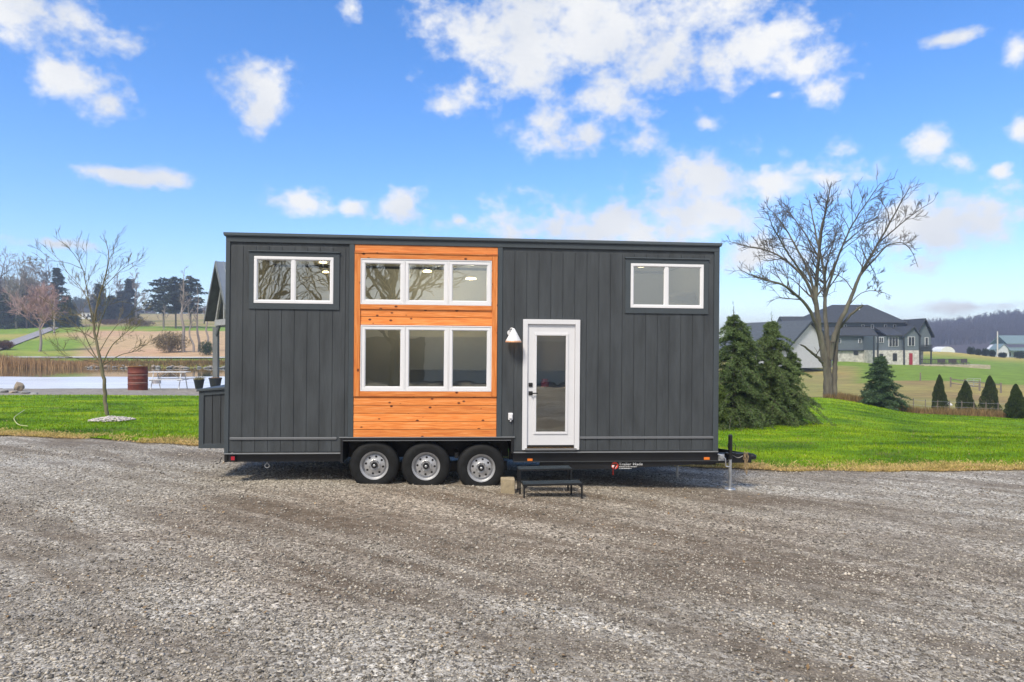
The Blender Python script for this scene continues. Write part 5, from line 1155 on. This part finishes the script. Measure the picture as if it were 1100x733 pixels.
# ------------------------------------------------------------------ pavilion
pv = empty('pavilion', (0, 0, 0))
A = Vector((-18.9*1.0, 42, 0)); Bn = Vector((-15.8, 38.0, 0)); g0 = Hs(-17.4, 40); ex = (Bn-A); wdt = ex.length; ex.normalize(); rd = Vector((-ex.y, ex.x, 0));  rd = rd if rd.x > 0 else -rd
PW = mat('pavilion_timber', (.16, .175, .185), .7, var=.2, vscale=3, bump=.2, stretch=(1, 1, .3)); PR = mat('pavilion_metal_roof', (.30, .33, .35), .35, metal=.5, var=.05); PB = mat('pavilion_beam', (.32, .33, .33), .8, var=.2); PUN = mat('pavilion_soffit', (.10, .115, .12), .8, var=.2)
ze = CAMH-(345-HY)/F*42-.0; zr = CAMH-(282-HY)/F*40
mid = (A+Bn)/2; LR = 9.0
def PV(a, r, z): q = mid+ex*a+rd*r; return Vector((q.x, q.y, z))
hw = wdt/2
rf = MB()
for s in (-1, 1):
    p = [PV(0, 0, zr), PV(s*hw, 0, ze), PV(s*hw, LR, ze), PV(0, LR, zr)]; n_ = (p[1]-p[0]).cross(p[3]-p[0]).normalized(); n_ = n_ if n_.z > 0 else -n_
    rf.prism([q-n_*.03 for q in p], n_*.06)
rfo = rf.build('roof', PUN, pv)
for s in (-1, 1):
    m_ = MB(); p = [PV(0, -.02, zr+.04), PV(s*(hw+.03), -.02, ze+.01), PV(s*(hw+.03), LR+.02, ze+.01), PV(0, LR+.02, zr+.04)]; n_ = (p[1]-p[0]).cross(p[3]-p[0]).normalized(); n_ = n_ if n_.z > 0 else -n_
    m_.prism([q+n_*.02 for q in p], n_*.02); i = 0.
    while i < LR: a_, b_ = PV(0, i, zr+.085), PV(s*(hw+.03), i, ze+.055); m_.tube([a_+n_*.02, b_+n_*.02], .022, 4); i += .42
    m_.build('roof_panel', PR, pv)
m_ = MB()
for s in (-1, 1):
    a_, b_ = PV(0, -.06, zr), PV(s*(hw+.03), -.06, ze); m_.prism([a_+Vector((0, 0, .06)), b_+Vector((0, 0, .05)), b_-Vector((0, 0, .2)), a_-Vector((0, 0, .2))], rd*.05)
m_.build('fascia', PW, pv)
mb = MB()
for s in (-1, 1): a_, b_ = PV(s*(hw-.6), .5, ze-.05), PV(s*(hw-.6), LR-.5, ze-.05); mb.prism([a_-ex*.1, a_+ex*.1, b_+ex*.1, b_-ex*.1], (0, 0, -.32))
for r_ in (.5, LR-.5): a_, b_ = PV(-hw+.65, r_, ze+.05), PV(hw-.65, r_, ze+.05); mb.prism([a_-rd*.1, b_-rd*.1, b_+rd*.1, a_+rd*.1], (0, 0, -.35)); mb.tube([PV(0, r_, ze), PV(0, r_, zr-.2)], .1, 4); mb.tube([PV(-hw+.7, r_, ze), PV(0, r_, zr-.3)], .09, 4); mb.tube([PV(hw-.7, r_, ze), PV(0, r_, zr-.3)], .09, 4)
mb.build('beam', PB, pv)
for s in (-1, 1):
    for r_ in (.5, LR/2, LR-.5):
        q = PV(s*(hw-.6), r_, 0); gz = Hs(q.x, q.y); MB().box((q.x-.15, q.y-.15, gz-.2), (q.x+.15, q.y+.15, ze-.37)).build('post', PW, pv, bevel=.01)
        m_ = MB(); d_ = -s; m_.tube([PV(s*(hw-.6), r_, ze-1.0), PV(s*(hw-.6)+d_*.75, r_, ze-.30)], .09, 4); m_.build('knee_brace', PUN, pv)
tag(pv, 'open timber pavilion with steep metal gable roof behind the tiny house', 'pavilion')

# ------------------------------------------------------------------ houses
def rectbox(mb, a, b): mb.box(a, b)
SD = mat('blue_grey_siding', (.12, .15, .18), .7, var=.06, vscale=2); SH = mat('dark_shingle', (.042, .05, .062), .85, var=.25, vscale=2.5, bump=.3, bscale=5); STN = mat('pale_stone', (.50, .49, .47), .9, var=.35, vscale=1.6, bump=.4, bscale=3)
DK = mat('dark_trim', (.03, .04, .05), .6); WG = mat('window_dark', (.02, .025, .03), .1, spec=.8); WHW = mat('white_wall', (.62, .65, .70), .7, var=.04); ORD = mat('orange_door', (.50, .15, .04), .6); RDD = mat('red_door', (.30, .02, .04), .5)
D0 = 138.0; kk = D0/F
def HX(px): return (px-CX)*kk
def HZ(py): return CAMH-(py-HY)*kk
bh_ = empty('large_house', (HX(940), D0, HZ(390)))
OFF = Vector(bh_.location)
def hb(mb, x0, y0, z0, x1, y1, z1): mb.box((x0-OFF.x, y0-OFF.y, z0-OFF.z), (x1-OFF.x, y1-OFF.y, z1-OFF.z)); return mb
def hp_(mb, pts, d): mb.prism([Vector(p)-OFF for p in pts], d); return mb
zE = HZ(345.6); z2 = HZ(361.3); zS = HZ(376.3); zG = HZ(392)-1.2
w = MB()
hb(w, HX(893), D0+4, zS, HX(983.5), D0+16, zE); hb(w, HX(893), D0+1.2, zS, HX(930.3), D0+3.99, z2); hb(w, HX(930.5), D0-2.4, zS, HX(977.5), D0+3.98, z2)
hb(w, HX(977.7), D0-1.2, zS, HX(996), D0+12, z2); hb(w, HX(866), D0+6, HZ(380), HX(892.8), D0+17, z2)
hp_(w, [(HX(961), D0-3.0, z2), (HX(978), D0-3.0, z2), (HX(971.5), D0-3.0, HZ(353))], (0, 1.2, 0)); hb(w, HX(961), D0-3.0, zS, HX(977.6), D0-2.41, z2-.01)
hp_(w, [(HX(979), D0-1.2, z2+.02), (HX(995.7), D0-1.2, z2+.02), (HX(988.3), D0-1.2, HZ(345))], (0, 13, 0))
w.build('wall', SD, bh_)
s_ = MB(); hb(s_, HX(903), D0+1.1, zG, HX(930.2), D0+4, zS-.02); hb(s_, HX(930.3), D0-3.1, zG, HX(977.6), D0+3.9, zS-.02); hb(s_, HX(977.8), D0+1.4, zG, HX(996), D0+12, zS-.02); s_.build('stone_base', STN, bh_)
rf = MB()
# main hip roof
x0, x1, y0, y1 = HX(878), HX(984.5), D0+3.2, D0+17; r0, r1 = HX(919), HX(960); zr = HZ(331.8)-.6*0+1.4; ym = (y0+y1)/2
b = len(rf.v); rf.v += [tuple(Vector(p)-OFF) for p in ((x0, y0, zE), (x1, y0, zE), (x1, y1, zE), (x0, y1, zE), (r0, ym, zr), (r1, ym, zr), (x0, y0, zE-.2), (x1, y0, zE-.2), (x1, y1, zE-.2), (x0, y1, zE-.2))]
rf.f += [(b, b+1, b+5, b+4), (b+1, b+2, b+5), (b+2, b+3, b+4, b+5), (b+3, b, b+4), (b+6, b+7, b+1, b), (b+7, b+8, b+2, b+1), (b+8, b+9, b+3, b+2), (b+9, b+6, b, b+3), (b+9, b+8, b+7, b+6)]
# front shed roof
hp_(rf, [(HX(890), D0+.6, z2), (HX(890), D0+4.0, HZ(351.5)), (HX(890), D0+4.0, HZ(351.5)+.25), (HX(890), D0+.6, z2+.25)], (HX(945)-HX(890), 0, 0))
# gable block roof
hp_(rf, [(HX(944), D0-2.9, z2-.05), (HX(944), D0-2.9, z2+.2), (HX(950), D0+3.9, HZ(351)), (HX(950), D0+3.9, HZ(353))], (HX(962)-HX(944), 0, 0)) if True else None
for s in (-1, 1):
    ax = HX(971.5); ex_ = HX(978.8) if s > 0 else HX(960.0); hp_(rf, [(ax, D0-3.4, HZ(352.2)), (ex_, D0-3.4, z2-.25), (ex_, D0-3.4, z2+.05), (ax, D0-3.4, HZ(350.8))] if s > 0 else [(ax, D0-3.4, HZ(350.8)), (ex_, D0-3.4, z2+.05), (ex_, D0-3.4, z2-.25), (ax, D0-3.4, HZ(352.2))], (0, 7.3, 0))
    ax = HX(988.3); ex_ = HX(997.6) if s > 0 else HX(978.0); hp_(rf, [(ax, D0-1.9, HZ(344)), (ex_, D0-1.9, z2-.3), (ex_, D0-1.9, z2+.05), (ax, D0-1.9, HZ(342.4))] if s > 0 else [(ax, D0-1.9, HZ(342.4)), (ex_, D0-1.9, z2+.05), (ex_, D0-1.9, z2-.3), (ax, D0-1.9, HZ(344))], (0, 15, 0))
# left wing roof
hp_(rf, [(HX(862), D0+5.2, z2-.1), (HX(862), D0+5.2, z2+.15), (HX(862), D0+12, HZ(339.5)+.4), (HX(862), D0+18, z2)], (HX(915)-HX(862), 0, 0))
rfo = rf.build('roof', SH, bh_)
hb(MB(), HX(943.8), D0+8, HZ(337), HX(945.2), D0+9, HZ(331)+.6).build('chimney', mat('pale_flue', (.7, .7, .7), .6), rfo)
def hwin(x0, y0, x1, y1, yd, n=1):
    f_ = MB(); hb(f_, HX(x0)-.08, yd-.10, HZ(y1)-.08, HX(x1)+.08, yd-.02, HZ(y0)+.08); fo = f_.build('window', WHW if n > 0 else DK, bh_)
    g_ = MB(); n = abs(n); ww = (HX(x1)-HX(x0))/n
    for i in range(n): hb(g_, HX(x0)+ww*i+.05, yd-.14, HZ(y1), HX(x0)+ww*(i+1)-.05, yd-.101, HZ(y0))
    g_.build('pane', WG, fo)
for x in (896.5, 911, 918, 937.5, 948, 962.5, 972.5): hwin(x-1.2, 348.5, x+1.2, 352.3, D0+4)
for x in (904.5, 926.5): hwin(x-1.2, 364, x+1.2, 368.3, D0+1.2)
hwin(935, 363, 941.5, 368, D0-2.4, 3); hwin(947.5, 362.5, 957, 372, D0-2.4, 3); hwin(966, 362.5, 972.5, 371.5, D0-3.0, 2); hwin(981.3, 363, 984, 372, D0-1.2); hwin(989.5, 363, 992.5, 372, D0-1.2)
hwin(936, 380.5, 939, 387, D0-3.1, -1); hwin(950, 380, 953.5, 387, D0-3.1, -1); hwin(984, 378.5, 990, 384, D0+1.4, -2); hwin(920, 378, 924, 381, D0+1.1, -1)
hb(MB(), HX(966.8), D0-3.2, HZ(391.5), HX(970.2), D0-3.105, HZ(379.5)).build('red_door', RDD, bh_)
hb(MB(), HX(872), D0+5.9, HZ(375.5), HX(879.5), D0+5.99, HZ(364.5)).build('garage_door', ORD, bh_)
t_ = MB()
for x in (929.6, 933.8, 961.2, 977.9): hb(t_, HX(x)-.12, D0-3.3, zG, HX(x)+.12, D0-3.05, z2)
hb(t_, HX(978), D0-1.5, zG, HX(978.6), D0-1.2, zS); hb(t_, HX(995.2), D0-1.5, zG, HX(996), D0-1.2, zS); hb(t_, HX(893), D0+.7, zS-.15, HX(930), D0+1.09, zS+.05); t_.build('corner_post', DK, bh_)
d_ = MB(); hb(d_, HX(978), D0-1.6, zS-.25, HX(996.4), D0+1.3, zS); 
for i in range(22): x = HX(978.5)+i*(HX(996)-HX(978.5))/21; hb(d_, x-.03, D0-1.6, zS, x+.03, D0-1.55, zS+1.0)
hb(d_, HX(978), D0-1.62, zS+1.0, HX(996.4), D0-1.52, zS+1.08); d_.build('balcony', DK, bh_)
tag(bh_, 'large slate blue house with stone base and long hipped roof', 'house')

# pale house with grey roof on the left of the hill
wb = empty('pale_house', (45, 112, 0)); A_ = Vector(((845-CX)/F*112, 112, 0)); B_ = Vector(((893.5-CX)/F*116, 116, 0)); e1 = (B_-A_); gw = e1.length; e1.normalize(); e2 = Vector((-e1.y, e1.x, 0)); zb_ = CAMH-(389-HY)/F*113-1; ze_ = CAMH-(374.5-HY)/F*113; za_ = CAMH-(346.3-HY)/F*114; LL = 17
wb.location = A_; wb.location.z = zb_; o0 = Vector(wb.location)
def Q(a, b, z): q = A_+e1*a+e2*b; return Vector((q.x, q.y, z))-o0
mb = MB(); mb.prism([Q(0, 0, zb_), Q(gw, 0, zb_), Q(gw, 0, ze_), Q(gw/2, 0, za_-.15), Q(0, 0, ze_)], e2*LL); mb.build('wall', mat('pale_siding', (.50, .53, .58), .7, var=.05), wb)
mb = MB()
for s in (0, 1):
    ea = -.5 if s == 0 else gw+.5; p = [Q(gw/2, -.5, za_+.05), Q(ea, -.5, ze_-.35), Q(ea, -.5, ze_-.05), Q(gw/2, -.5, za_+.35)]; p = p if s else p[::-1]
    mb.prism(p, e2*(LL+1))
mb.build('roof', mat('grey_shingle', (.075, .09, .105), .8, var=.15, vscale=2), wb)
mb = MB(); 
for s in (0, 1):
    ea = -.52 if s == 0 else gw+.52; p = [Q(gw/2, -.56, za_-.05), Q(ea, -.56, ze_-.45), Q(ea, -.56, ze_-.02), Q(gw/2, -.56, za_+.38)]; p = p if s else p[::-1]; mb.prism(p, e2*.05)
mb.build('fascia', DK, wb)
for b_ in (2.5, 5.5, 9, 12.5, 15):
    p0 = Q(-.03, b_-.5, ze_-1.7); mb = MB(); mb.prism([Q(-.04, b_-.5, ze_-1.9), Q(-.04, b_-.5, ze_-.6), Q(-.04, b_+.5, ze_-.6), Q(-.04, b_+.5, ze_-1.9)], e1*.035); mb.build('window', WG, wb)
mb = MB(); mb.prism([Q(gw-.9, -.05, zb_), Q(gw-.1, -.05, zb_), Q(gw-.1, -.05, ze_), Q(gw-.9, -.05, ze_)], e2*.045); mb.build('corner_door', DK, wb)
tag(wb, 'pale house with grey gabled roof seen behind the dark spruces', 'house')

# small far house at the right edge
bp = col_at(1090, 255); k = bp.y/F; fh = empty('farmhouse', (bp.x, bp.y, CAMH-(386-HY)*k)); 
mb = MB(); mb.box((-3, 0, 0), (7, 8, 11.5*k)); mb.prism([(-7, -1.2, 0), (-3.01, -1.2, 0), (-3.01, -1.2, 3.6), (-5, -1.2, 5.4), (-7, -1.2, 3.6)], (0, 7, 0)); mb.build('wall', WHW, fh)
TEAL = mat('green_metal_roof', (.20, .28, .29), .5, metal=.2); mb = MB(); mb.prism([(-3.4, -.6, 5.6), (-3.4, 4, 8.6), (-3.4, 8.6, 5.6), (-3.4, 8.6, 5.9), (-3.4, 4, 8.95), (-3.4, -.6, 5.9)][::-1], (11, 0, 0)); mb.prism([(-3.5, -3, 3.1), (-3.5, -.01, 4.2), (-3.5, -.01, 4.4), (-3.5, -3, 3.3)][::-1], (11, 0, 0)); mb.prism([(-7.3, -1.4, 3.3), (-5, -1.4, 5.5), (-2.99, -1.4, 3.6), (-2.99, -1.4, 3.85), (-5, -1.4, 5.8), (-7.3, -1.4, 3.6)][::-1], (0, 5, 0)); mb.build('roof', TEAL, fh)
mb = MB()
for x in (-2, 0, 2.2, 4.4): mb.box((x-.45, -.06, 1.0), (x+.45, -.01, 2.6))
mb.box((-5.5, -1.26, 1), (-4.5, -1.21, 2.4)); mb.build('window', WG, fh)
tag(fh, 'small white farmhouse with green roof at the right edge below the woods', 'house')
# white round-topped greenhouse beyond the crest
bp = col_at(1018, 210); k = bp.y/F; mb = MB(); mb.prism([(2.3*math.cos(q), 0, 2.0*math.sin(q)) for q in np.linspace(0, math.pi, 14)][::-1], (0, 5, 0)); o = mb.build('greenhouse', mat('white_film', (.75, .76, .76), .6)); o.location = (bp.x, bp.y, Hs(bp.x, bp.y)-.1)
tag(o, 'small white round topped greenhouse on the crest beside the large house', 'greenhouse')
for i, (px, hp2, wp) in enumerate(((1042.5, 8, 8), (1050.5, 6.5, 6), (1058.5, 8, 7.5), (1066, 7, 6.5), (1077, 5.5, 7.5), (1096, 8, 12))):
    D = 196; q = col_at(px, D); pyb = HY-(q.z-CAMH)/D*F
    bush('evergreen_bush', px, pyb+.6, hp2, wp, ['round dark evergreen, leftmost of the row on the crest', 'round dark evergreen, second from left on the crest', 'round dark evergreen, third from left on the crest', 'round dark evergreen just left of the pale pole', 'flattened dark evergreen just right of the pale pole', 'dark evergreen on the crest at the right edge before the farmhouse'][i], 60+i, BUSHG, 1800, 1.1, 'shrub', 'dark evergreens in a row on the crest', stems=5)
bp = col_at(1071.3, 190); pm = MB().tube([(0, 0, -.3), (0, 0, 27*190/F)], [.19, .15], 10); pm.tube([(0, 0, 27*190/F), (0, 0, 27*190/F+.1)], [.18, .17], 10); o = pm.build('utility_pole', mat('pale_pole', (.60, .59, .56), .7)); o.location = bp; tag(o, 'pale bare pole standing on the crest in front of the woods', 'pole')
bp = loc(58.5, 359); k = bp.y/F; po = empty('utility_pole', bp); MB().tube([(0, 0, -.3), (0, 0, 41*k)], [.24, .16], 8).build('pole', mat('grey_pole', (.33, .31, .28), .8), po); mb = MB(); mb.box((-1.2, -.06, 38.5*k), (1.2, .06, 39.2*k)); mb.build('crossarm', TWIG, po); tag(po, 'grey wooden utility pole beside the dark spruces at left', 'pole')
# white house glimpsed between the left trees
bp = col_at(95, 330); k = bp.y/F; fh2 = empty('far_house', bp); mb = MB(); mb.box((-3.5, 0, -1), (4.5, 6, 3.2)); mb.build('wall', WHW, fh2); mb = MB(); mb.prism([(-3.9, -.4, 3.1), (-3.9, 3, 5.2), (-3.9, 6.4, 3.1)][::-1], (8.8, 0, 0)); mb.build('roof', SH, fh2); mb = MB()
for x in (-2, 0, 2): mb.box((x-.4, -.05, 1), (x+.4, -.01, 2.3))
mb.build('window', WG, fh2); tag(fh2, 'tiny white house far off between the spruces on the left hill', 'house')

# patio: low stone terrace with dark rail and chairs right of the house
bp = loc(1015, 393.5); D = bp.y; k = D/F; TX = lambda p: (p-CX)*k
mb = MB(); zt = bp.z; q0, q1 = TX(988), TX(1058); mb.box((q0, D-1.5, zt-1.6), (q1, D+5, zt+.25)); o = mb.build('terrace', mat('terrace_stone', (.42, .37, .28), .9, var=.3, vscale=1.5)); tag(o, 'low tan stone terrace on the slope right of the large house', 'terrace')
CHM = mat('patio_dark', (.06, .055, .055), .7)
rl = empty('railing', (TX(984), D+3.0, zt+.25)); mb = MB(); Lr = TX(1046)-TX(984)
mb.box((0, -.05, .95), (Lr, .05, 1.08)); mb.box((0, -.04, .12), (Lr, .04, .2)); mb.build('rail', CHM, rl)
mb = MB(); i = 0.
while i < Lr: mb.box((i, -.03, .2001), (i+.06, .03, .9499)); i += .28
mb.build('baluster', CHM, rl); tag(rl, 'dark railing along the back of the stone terrace', 'railing')
def chair(px, dy, lab):
    o = empty('patio_chair', (TX(px), D+dy, zt+.25)); MB().box((-.35, -.35, .38), (.35, .35, .46)).build('seat', CHM, o); MB().box((-.35, .28, .461), (.35, .36, 1.15)).build('backrest', CHM, o)
    for a_ in (-1, 1):
        for b_ in (-1, 1): MB().box((a_*.3-.04, b_*.3-.04, 0), (a_*.3+.04, b_*.3+.04, .379)).build('leg', CHM, o)
    return tag(o, lab, 'chair', 'dark chairs on the stone terrace')
for i, px in enumerate((1012, 1018, 1024, 1030, 1037, 1042)): chair(px, .6+.5*(i % 2), ['dark patio chair, leftmost on the stone terrace', 'dark patio chair, second from left on the terrace', 'dark patio chair, third from left on the terrace', 'dark patio chair, third from right on the terrace', 'dark patio chair, second from right on the terrace', 'dark patio chair, rightmost on the stone terrace'][i])

# split rail fence beyond the lawn
FM = mat('fence_wood', (.20, .17, .14), .9, var=.2)
fp0 = loc(1021, 415); fp1 = loc(1052, 419); fp2 = loc(1075, 421.5)
fn = empty('rail_fence', fp0); k = fp0.y/F
L0 = [fp0, loc(1036, 417), fp1, fp2]
for q in L0: MB().tube([q-fp0-Vector((0, 0, .3)), q-fp0+Vector((0, 0, 9.5*k))], [.11, .1], 6).build('post', FM, fn)
for hh_ in (3, 7.6):
    for a_, b_ in ((0, 1), (1, 2), (2, 3)): MB().tube([L0[a_]-fp0+Vector((0, 0, hh_*k)), L0[b_]-fp0+Vector((0, 0, hh_*k))], .055, 5).build('rail', FM, fn)
tag(fn, 'short wooden rail fence behind the row of narrow evergreens', 'fence')
gt = empty('metal_gate', loc(1044, 418)); mb = MB()
w_ = 14*k
for i in range(5): mb.tube([(-w_/2, -.3, .25+i*.24), (w_/2, -.3, .25+i*.24)], .03, 6)
mb.build('bar', GALV, gt); mb = MB()
for x in (-w_/2, 0, w_/2): mb.tube([(x, -.3, .22), (x, -.3, 1.25)], .035, 6)
mb.build('upright', GALV, gt); tag(gt, 'pale metal bar gate set against the rail fence', 'gate')
pq = loc(988.5, 409); o = MB().tube([(0, 0, -.2), (0, 0, 8.5*pq.y/F)], [.10, .09], 6).build('fence_post', FM); o.location = pq; tag(o, 'lone wooden post on the green slope below the large house', 'post')
# wire fence along the weeds
wf = empty('wire_fence', loc(955, 441)); o0 = Vector(wf.location); pts = [col_at(px, 46.5) for px in range(955, 1125, 13)]
for q in pts: MB().tube([q-o0-Vector((0, 0, .2)), q-o0+Vector((0, 0, 1.15))], [.035, .03], 5).build('post', FM, wf)
for hh_ in (.35, .7, 1.05): MB().tube([q-o0+Vector((0, 0, hh_)) for q in pts], .007, 4, False).build('wire', GALV, wf)
tag(wf, 'thin wire fence on wooden posts in the weeds behind the lawn', 'fence')
q = loc(1019, 436); rock('field_rock', q, .35, .3, .2, 'white stone in the weeds between the first two narrow evergreens', 77, mat('white_stone', (.62, .62, .62), .9))

# ------------------------------------------------------------------ what stands behind the camera (seen in the window panes)
wkx = 4.0
ws = empty('workshop', (wkx, -24, 0)); mb = MB(); mb.box((-12, -10, -.2), (12, 0, 3.7)); mb.build('wall', mat('beige_metal', (.84, .70, .52), .7, var=.05), ws); mb = MB(); mb.prism([(-12.4, .5, 3.6), (-12.4, .5, 3.8), (-12.4, -5, 5.4), (-12.4, -10.5, 3.8), (-12.4, -10.5, 3.6)], (24.8, 0, 0)); mb.build('roof', PR, ws); MB().box((-8, .005, 0), (-4, .06, 3)).build('garage_door', mat('brown_door', (.2, .16, .13), .7), ws)
tag(ws, 'beige metal workshop mirrored in the lower windows', 'workshop')
rand_bare('bare_tree', 0, None, 733, 13, 9, 'bare tree mirrored in the left upper window', 71, TWIG, BARK, n=22, depth=3, clear=.2, thin=.012, world=(-13.5, -9, 0))
rand_bare('bare_tree', 0, None, 733, 12, 9, 'bare tree mirrored in the upper windows of the cedar panel', 72, TWIG, BARK, n=22, depth=3, clear=.2, thin=.012, world=(-8.5, -10, 0))
rand_bare('bare_tree', 0, None, 733, 14, 10, 'bare tree mirrored between the left window and the cedar panel', 75, TWIG, BARK, n=34, depth=3, clear=.15, thin=.014, kids=5, world=(-10.5, -14, 0))
rand_bare('bare_tree', 0, None, 733, 15, 10, 'bare tree mirrored in the middle pane of the cedar panel', 76, TWIG, BARK, n=34, depth=3, clear=.15, thin=.013, kids=5, world=(-2.0, -13, 0))
rand_bare('bare_tree', 0, None, 733, 13, 8, 'second bare tree mirrored in the cedar panel windows', 73, TWIG, BARK, n=22, depth=3, clear=.2, thin=.012, world=(-4.5, -13, 0))
# tree tops peeking over the roof
rand_bare('bare_tree', 712, None, 60, 155*.95, 60, 'leafless tree whose twig tips show above the roof', 74, TWIG, BARK, n=16, depth=2, clear=.5)

# ------------------------------------------------------------------ haze
hz = MB().box((-1540, -940, -15), (1540, 1560, 48)); hm = bpy.data.materials.new('haze'); hm.use_nodes = True; N = hm.node_tree.nodes; N.clear(); ov = N.new('ShaderNodeOutputMaterial'); pvn = N.new('ShaderNodeVolumePrincipled'); pvn.inputs['Color'].default_value = (.78, .86, 1, 1); pvn.inputs['Density'].default_value = .0008; pvn.inputs['Anisotropy'].default_value = .3; hm.node_tree.links.new(pvn.outputs[0], ov.inputs['Volume'])
tag(hz.build('haze', hm), 'thin bluish air haze over the far hills', 'haze', kind='stuff')

# ------------------------------------------------------------------ one object per separate piece
SPLIT = ('drop_beam', 'cedar_side_trim', 'cedar_trim', 'corner_board', 'frieze_board', 'trim_board', 'belly_band', 'flashing', 'corner_post', 'cabinet', 'loft_floor', 'brace', 'locker_trim', 'locker_batten', 'upright', 'bar', 'rail_bar', 'step_rail', 'jack_cable')
for o in list(COL.objects):
    if o.type == 'MESH' and o.name.split('.')[0] in SPLIT: split(o)
